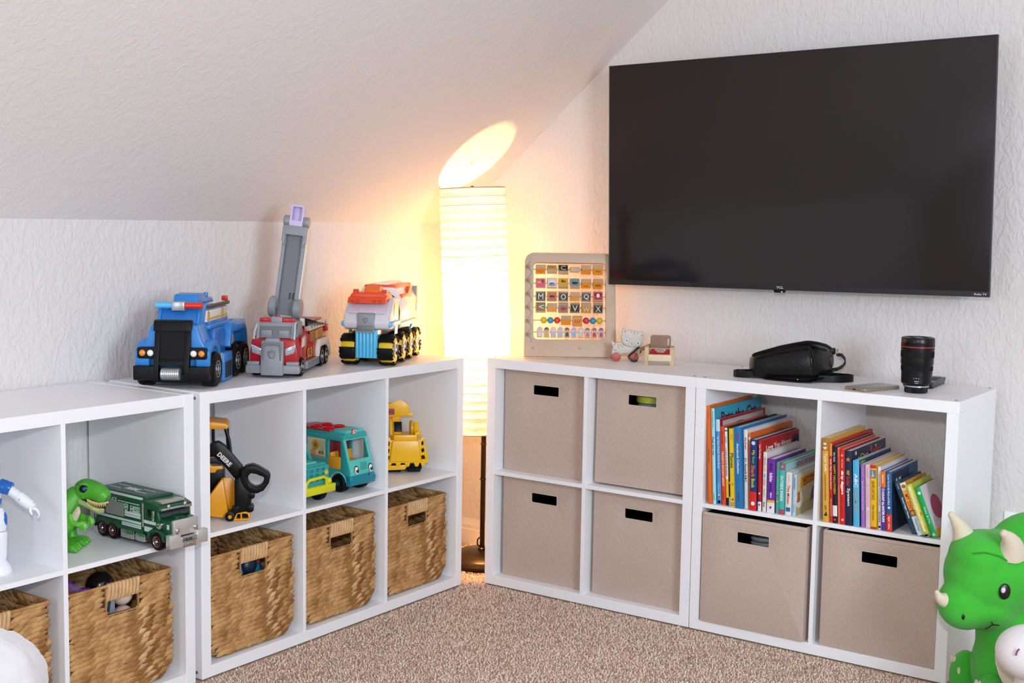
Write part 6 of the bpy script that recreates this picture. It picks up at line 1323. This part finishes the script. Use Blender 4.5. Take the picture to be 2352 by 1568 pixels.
GR = 'children\'s books on the right-hand shelf'
book('mustard book with a heart on its spine, leftmost of the right row', 1.1696, 0.006, 0.0172, 0.236, 0.30, -2.9, '#D9A53E', [('Taylor Swift', '#F3EBD8', (0.18, 0.39), 0.62), ('AN INSPIRATION FOR EVERYONE', '#8A5A1A', (0.43, 0.74), 0.28), ('GIFT', '#4A2E10', (0.80, 0.86), 0.3)], bands=((0.85, 1.0, '#A8742A'),), group=GR, extra=lambda b, th, h, dep: (part('spine_heart', MB().prism([(th * (0.5 + 0.30 * (16 * math.sin(q) ** 3) / 16), h * 0.885 + th * 0.30 * (13 * math.cos(q) - 5 * math.cos(2 * q) - 2 * math.cos(3 * q) - math.cos(4 * q)) / 16) for q in np.linspace(0, 2 * PI, 20, endpoint=False)], 'y', -0.0019, -0.0008), M('#F0E6D0', 0.4), b), part('spine_triangle', MB().prism([(th * 0.2, h * 0.075), (th * 0.8, h * 0.075), (th * 0.62, h * 0.13)], 'y', -0.0019, -0.0008), M('#2A1A0A', 0.4), b), letters(b, 'I', (th * 0.5, -0.0019, h * 0.935), (1, 0, 0), (0, 0, 1), th * 0.5, th * 0.34, M('#F0E6D0', 0.4), 'spine_title', 0.05)))
book('slim red songbook with an orange head beside the mustard one', 1.1873, 0.012, 0.0092, 0.223, 0.33, -2.9, '#C9202A', [('Kids Play House Songs', '#F2E2DC', (0.20, 0.58), 0.5), ('READ AND SING WITH ME', '#E8B8B0', (0.70, 0.92), 0.3)], bands=((0.84, 1, '#D98A3A'),), group=GR, bold=0.04)
book('black book with orange title letters and a white tag low on its spine', 1.1969, 0.010, 0.0132, 0.216, 0.30, -2.9, '#14101A', [('HAPPY HALLOWEEN', '#E0A02A', (0.24, 0.62), 0.5), ('Eric Carle', '#D8D4D0', (0.08, 0.20), 0.42)], bands=((0.09, 0.23, '#E4E2DE'),), group=GR, extra=spine_dots(('#D8602C',), (0.045,), 0.22))
book('slim coral book between the black and the bright red ones', 1.2106, 0.012, 0.0078, 0.214, 0.29, -2.9, '#D26A52', [('LITTLE BLUE TRUCK', '#A84A36', (0.12, 0.50), 0.4)], group=GR)
book('bright red book with a heavy white lower-case title', 1.2188, 0.009, 0.0142, 0.210, 0.285, -2.9, '#CC1A1C', [('dirty diggers', '#F4EFEC', (0.28, 0.60), 0.62), ('My Touch', '#E8C8B8', (0.13, 0.25), 0.3)], group=GR, bold=0.05, extra=spine_dots(('#E0A030', '#E8B8A8'), (0.92, 0.06), 0.26))
def solar_cover(b, th, h, dep):
    for q in ((0.12, 0.95, 0.02, '#D8C890'), (0.55, 0.965, 0.012, '#B04A8A'), (0.70, 0.955, 0.012, '#E0C060'), (0.2, 0.83, 0.04, '#D8D8E0')):
        part('cover_star', MB().prism([(q[0] * dep + q[2] * dep * math.cos(a), q[1] * h + q[2] * dep * math.sin(a)) for a in np.linspace(0, 2 * PI, 12, endpoint=False)], 'x', th - 0.0002, th + 0.0006), M(q[3], 0.4), b)
    part('spine_star', MB().prism([(th * 0.5 + th * (0.36 if i % 2 == 0 else 0.16) * math.sin(PI * i / 5), h * 0.885 + th * (0.36 if i % 2 == 0 else 0.16) * math.cos(PI * i / 5)) for i in range(10)], 'y', -0.0019, -0.0008), M('#E07A22', 0.4), b)
book('navy space book with a multicoloured title and an orange star', 1.2336, 0.008, 0.0200, 0.208, 0.28, -2.9, '#10203F', [('our', '#E0B83A', (0.26, 0.325), 0.4), ('Solar', '#C9342E', (0.34, 0.48), 0.48), ('System', '#E4E8EC', (0.50, 0.74), 0.52)], cover=[('Our', '#E08A2A', 0.36, 0.88, 0.24, 0.08), ('Solar', '#C9341E', 0.70, 0.895, 0.36, 0.105)], group=GR, extra=solar_cover)
book('sky blue book with white and orange capitals, right of the space book', 1.2566, 0.008, 0.0180, 0.184, 0.265, -2.9, '#4FAEDB', [('ABC', '#F4F6F4', (0.20, 0.41), 0.5), ('ANIMALS', '#B9A070', (0.44, 0.80), 0.42)], group=GR, extra=multi(face_patch('cover_panel', [(0.0, 0.0), (1, 0.0), (1, 1.0), (0, 1.0)], '#1C2A4A'), face_patch('cover_leaf', [(0.02, 0.90), (0.2, 0.97), (0.1, 0.99), (0.02, 0.97)], '#5A9A4A', 0.0007)))
book('lilac book beside the sky blue one', 1.2771, 0.012, 0.0112, 0.175, 0.245, -2.9, '#9A6AB8', [("Biscuit's Pet & Play Easter", '#DCC8E8', (0.26, 0.74), 0.42), ('Capucilli', '#C8B0DC', (0.05, 0.18), 0.3)], group=GR, hard=False)
book('pale pink book beside the lilac one', 1.2894, 0.014, 0.0145, 0.176, 0.25, -2.9, '#DDBCC8', [('ABC OF KINDNESS', '#E9A8B8', (0.28, 0.66), 0.45), ('Patricia Hegarty', '#B88A98', (0.05, 0.22), 0.22)], group=GR, extra=spine_dots(('#EFDDE4',), (0.30,), 0.22))
def gir(b, th, h, dep):
    part('spine_picture', MB().box(th * 0.04, th * 0.96, -0.0018, -0.0008, h * 0.80, h * 0.93), M('#5A7AA8', 0.4), b)
    part('spine_giraffe', MB().prism([(th * 0.15, h * 0.815), (th * 0.75, h * 0.83), (th * 0.5, h * 0.87), (th * 0.45, h * 0.915), (th * 0.3, h * 0.91), (th * 0.35, h * 0.86)], 'y', -0.0020, -0.0010), M('#E8C05A', 0.4), b)
book('yellow book with red ends and a picture at the top of its spine', 1.3051, 0.010, 0.0168, 0.176, 0.24, -2.9, '#E9B70F', [("GIRAFFES CAN'T DANCE", '#7A5A10', (0.24, 0.54), 0.55), ('Giles Andreae', '#7A5A10', (0.62, 0.86), 0.34)], bands=((0, 0.035, '#C22418'), (0.955, 1, '#C22418')), group=GR, extra=gir)
book('slim white book with a blue tag, right of the yellow one', 1.3232, 0.018, 0.0086, 0.173, 0.235, -2.9, '#DCE0E6', [('THE SQUIRREL WHO SQUABBLED', '#6A7484', (0.10, 0.62), 0.4), ('PUFFIN', '#3A3E48', (0.72, 0.88), 0.42)], group=GR, extra=spine_dots(('#141414',), (0.04,), 0.4))
book('purple book with an orange head and chunky white capitals', 1.3332, 0.012, 0.0142, 0.163, 0.235, -3.0, '#5A2E94', [('COUNT the EASTER PUPS!', '#F2EEF6', (0.34, 0.86), 0.5), ('nickelodeon', '#F2E4D0', (0.05, 0.20), 0.3)], bands=((0.73, 1, '#E0701A'),), group=GR, bold=0.05, extra=spine_dots(('#8A9AB8',), (0.69,), 0.34))
book('blue book with a red foot, the last one standing upright', 1.3492, 0.009, 0.0160, 0.164, 0.225, -3.1, '#24588C', [('I Love You to the Moon and Back', '#DCE6F0', (0.04, 0.56), 0.36), ('tiger tales', '#F2D8D0', (0.74, 0.96), 0.45)], bands=((0, 0.29, '#D8381C'),), group=GR, cover=[('All', '#C8D4DE', 0.22, 0.80, 0.24, 0.12)], extra=multi(spine_dots(('#E6ECF2',), (0.40,), 0.22), face_patch('cover_panel', [(0.0, 0.0), (0.64, 0.0), (0.64, 0.97), (0, 0.97)], '#142A44', 0.0003)))
book('dark teal book leaning left, first of the slanting four', 1.4162, 0.020, 0.0155, 0.146, 0.185, -22.5, '#1B4258', [('Good Night Planes', '#E6ECF0', (0.30, 0.70), 0.42), ('Our World', '#9AB4C4', (0.04, 0.14), 0.3)], group=GR, cover=[('NIGHT', '#4A7A90', 0.55, 0.93, 0.5, 0.09)])
book('leaning book with orange title letters on yellow and a pale blue foot', 1.4342, 0.012, 0.0165, 0.147, 0.175, -22.5, '#D0922A', [('MY DAD!', '#C9341C', (0.22, 0.55), 0.60), ('Charles Page', '#5A7A98', (0.68, 0.92), 0.32)], bands=((0, 0.36, '#C9DCEA'), (0.36, 0.48, '#8A5A34'), (0.48, 0.86, '#E9A83A'), (0.86, 1, '#E0D8C8')), group=GR, cover=[('ALL', '#7A4A12', 0.55, 0.94, 0.5, 0.07)], extra=spine_dots(('#A8582A', '#C98A5A'), (0.93, 0.42), 0.32))
def plaid(b, th, h, dep):
    for k, c in enumerate(('#E0A832', '#A8C4C8', '#D8762C', '#B8CC58', '#A8C4C8', '#E0A832')): part('spine_check', MB().box(th * (0.02 if k % 2 else 0.74), th * (0.26 if k % 2 else 0.98), -0.0019, -0.0008, h * (0.14 + 0.13 * k), h * (0.20 + 0.13 * k)), M(c, 0.45), b)
    part('spine_strip', MB().box(th * 0.3, th * 0.7, -0.0018, -0.0008, h * 0.1, h * 0.96), M('#EFE6B0', 0.5), b)
book('leaning yellow-green plaid book with a cream strip on its spine', 1.4532, 0.003, 0.0168, 0.146, 0.165, -22.5, '#B9C23C', [('Say This Book Your Way', '#C9A23A', (0.12, 0.70), 0.2)], bands=((0, 0.06, '#7A8A98'), (0.015, 0.045, '#D8A83A')), group=GR, extra=multi(plaid, spine_dots(('#C9341C',), (0.13,), 0.2)))
book('leaning bright green book against the right side of the shelf', 1.4728, 0.012, 0.0150, 0.140, 0.16, -22.5, '#12A05A', [('Baby & Me', '#B8E8CC', (0.40, 0.72), 0.4)], group=GR, extra=multi(spine_dots(('#DDF2E6', '#A8D8C0'), (0.88, 0.06), 0.28), face_patch('cover_panel', [(0.0, 0.0), (1, 0.0), (1, 1.0), (0, 1.0)], '#DAD2D4'), face_patch('cover_pig', [(0.45 + 0.26 * math.cos(q), 0.52 + 0.24 * math.sin(q)) for q in np.linspace(0, 2 * PI, 18, endpoint=False)], '#B0506A', 0.0007), face_patch('cover_foot', [(0.0, 0.0), (1, 0.0), (1, 0.14), (0, 0.14)], '#E0B02A', 0.0007)))
# ================================================================ green dinosaur plush on the floor
def plush_mat(h, var=0.16):
    return M(h, 0.9, bump=0.8, bscale=520, var=var, vscale=9, spec=0.12, sheen=0.22)
PG = plush_mat('#3FAE35'); PCR = plush_mat('#D9CDB6', 0.06); PBK = M('#0B0B0D', 0.35)
pl = thing('dinosaur_plush', 'big green three-horned dinosaur plush sitting at the right of the shelves', 'plush toy', (1.766, -0.143, 0.0), 35)
mb = MB(True)
mb.ball((-92, 10, 372), (122, 108, 108), 28, 18)
mb.ball((-168, -6, 300), (66, 66, 64), 24, 14)
mb.ball((-120, 0, 420), (88, 90, 62), 24, 14); mb.ball((-112, -6, 300), (74, 74, 62), 24, 14)
mb.ball((20, 40, 430), (120, 70, 92), 24, 14)
mb.tube([(-50, 20, 300), (-40, 25, 240), (-20, 30, 180)], [70, 84, 100], 20)
mb.ball((-10, 30, 130), (118, 105, 132), 26, 16)
mb.ball((40, 60, 60), (140, 110, 62), 24, 14)
remeshed('body', mb, PG, pl, 0.0055, 12)
for y in (-62, 112):
    mb = MB(True).ball((-112, y, 72), (40, 46, 70), 22, 14).tube([(-20, y * 0.8, 60), (-70, y, 62), (-108, y, 66)], [54, 52, 48], 18)
    ft_ = remeshed('foot', mb, PG, pl, 0.0045, 6)
    for k, (dy, z) in enumerate(((-22, 108), (4, 126), (30, 120))):
        part('claw', MB(True).ball((-140 + 2 * abs(k - 1), y + dy, z - 14), (5, 9, 13), 12, 8), PCR, ft_)
arm = MB(True).tube([(-50, -60, 205), (-92, -92, 175), (-118, -104, 150)], [34, 34, 26], 16)
part('belly_patch', MB(True).loft([[(x + w_ * math.cos(q), y + 10 * math.sin(q) * 0.6, z) for q in np.linspace(0, 2 * PI, 16, endpoint=False)] for x, y, z, w_ in ((-92, -56, 206, 6), (-94, -69, 196, 19), (-88, -82, 178, 27), (-76, -92, 152, 33), (-60, -97, 124, 35), (-44, -96, 100, 32), (-30, -93, 84, 18))]), PCR, pl, smooth=70, label='cream belly patch')
def horn(base, tip, r, bend, nm='horn'):
    b_, t_ = Vector(base), Vector(tip); mid = (b_ + t_) / 2 + Vector(bend)
    P = [b_ * (1 - t) ** 2 + mid * 2 * t * (1 - t) + t_ * t * t for t in np.linspace(0, 1, 9)]
    return part(nm, MB(True).tube(P, [r * (1 - 0.72 * t ** 1.2) for t in np.linspace(0, 1, 9)], 18).ball(t_, r * 0.30, 12, 8), PCR, pl, smooth=70)
horn((-166, 20, 452), (-206, 6, 516), 30, (14, 0, -8))
horn((-84, -62, 440), (-116, -96, 497), 34, (16, 0, 6))
horn((-212, -20, 312), (-246, -34, 334), 22, (-6, 0, -12), 'nose_horn')
def on_head(x, z, c, r):
    """front (towards the room) of an ellipsoid at x, z"""
    q = 1 - ((x - c[0]) / r[0]) ** 2 - ((z - c[2]) / r[2]) ** 2
    return c[1] - r[1] * math.sqrt(max(q, 0.0))
ye = on_head(-106, 358, (-92, 10, 372), (122, 108, 108))
e = part('eye', MB(True).ball((-108, ye - 0.5, 358), (14, 5, 19.5), 22, 12), PBK, pl)
part('eye_glint', MB(True).ball((-112.5, ye - 4.2, 362), (5.6, 2.0, 7.2), 14, 8), M('#C9CCD0', 0.4), e)
e2 = part('eye', MB(True).ball((-190, 60, 375), (6, 12, 18), 16, 10), PBK, pl)
yn = on_head(-191, 284, (-168, -6, 300), (66, 66, 64))
part('nostril', MB(True).ball((-191, yn + 0.5, 285), (3.6, 3, 7.5), 12, 8), PBK, pl)
ym = -83
part('mouth', MB(True).tube([(-140, ym + 12, 258), (-133, ym + 9, 263), (-124, ym + 6, 271), (-116, ym + 6, 270), (-109, ym + 6, 269)], 1.5, 6).tube([(-124, ym + 6, 271), (-128, ym + 5, 277)], 1.5, 6), PBK, pl)
part('brow_seam', MB(True).tube([(x, on_head(x, z, (-120, 0, 420), (88, 90, 62)) - 1.0, z) for x, z in ((-176, 440), (-150, 446), (-120, 440), (-92, 424))], 2.2, 6), plush_mat('#2F8A2A', 0.05), pl)

# white plush beside it, mostly out of the frame
wp = thing('white_plush', 'white plush toy with pink stitching at the right edge beside the dinosaur', 'plush toy', (1.802, -0.415, 0.0), 35)
WPM = plush_mat('#E6E2E4', 0.03)
mb = MB(True); mb.ball((26, 0, 262), (78, 70, 62), 24, 16); mb.tube([(60, 20, 240), (70, 30, 170), (70, 40, 100)], [52, 62, 74], 18); mb.ball((75, 40, 72), (95, 80, 72), 24, 14)
remeshed('body', mb, WPM, wp, 0.005, 10)
part('eye_stitch', MB(True).tube([(-24, -56, 288), (-28, -54, 280), (-29, -53, 272)], 2.0, 6), M('#8A4A7A', 0.6), wp)
part('pink_stitch', MB(True).tube([(-12, -60, 230), (4, -64, 222), (18, -64, 214)], 1.6, 6), M('#D8A0B0', 0.6), wp)

# white fleece seat back in the lower left foreground
fl = M('#CDCBCE', 0.95, bump=1.0, bscale=60, spec=0.1, sheen=0.5)
fc = thing('fleece_chair', 'white fleece-covered child chair in the lower left foreground', 'chair', (0.296, -2.125, 0.0), 35)
mb = MB(True)
mb.loft([[(math.copysign(abs(math.cos(q)) ** 0.55, math.cos(q)) * rx * sc, math.copysign(abs(math.sin(q)) ** 0.7, math.sin(q)) * ry * sc + oy, z) for q in np.linspace(0, 2 * PI, 36, endpoint=False)] for z, sc, rx, ry, oy in ((0, 0.94, 215, 110, 0), (30, 1, 218, 115, 0), (200, 1.0, 216, 110, 4), (330, 0.98, 214, 96, 8), (390, 0.95, 212, 88, 10), (425, 0.86, 208, 80, 10), (446, 0.72, 200, 70, 10), (457, 0.45, 190, 60, 10), (460, 0.12, 180, 50, 10))])
bk = part('backrest', mb, fl, fc, smooth=180)
sb = bk.modifiers.new('round', 'SUBSURF'); sb.levels = 2; sb.render_levels = 2
tx = bpy.data.textures.new('fleece', 'CLOUDS'); tx.noise_scale = 0.05
dm = bk.modifiers.new('lumps', 'DISPLACE'); dm.texture = tx; dm.strength = 0.022; dm.mid_level = 0.5
part('seat', MB(True).prism(rrect(-205, 205, -420, -100, 60, 5), 'z', 0, 220), fl, fc, bev=30, seg=4)
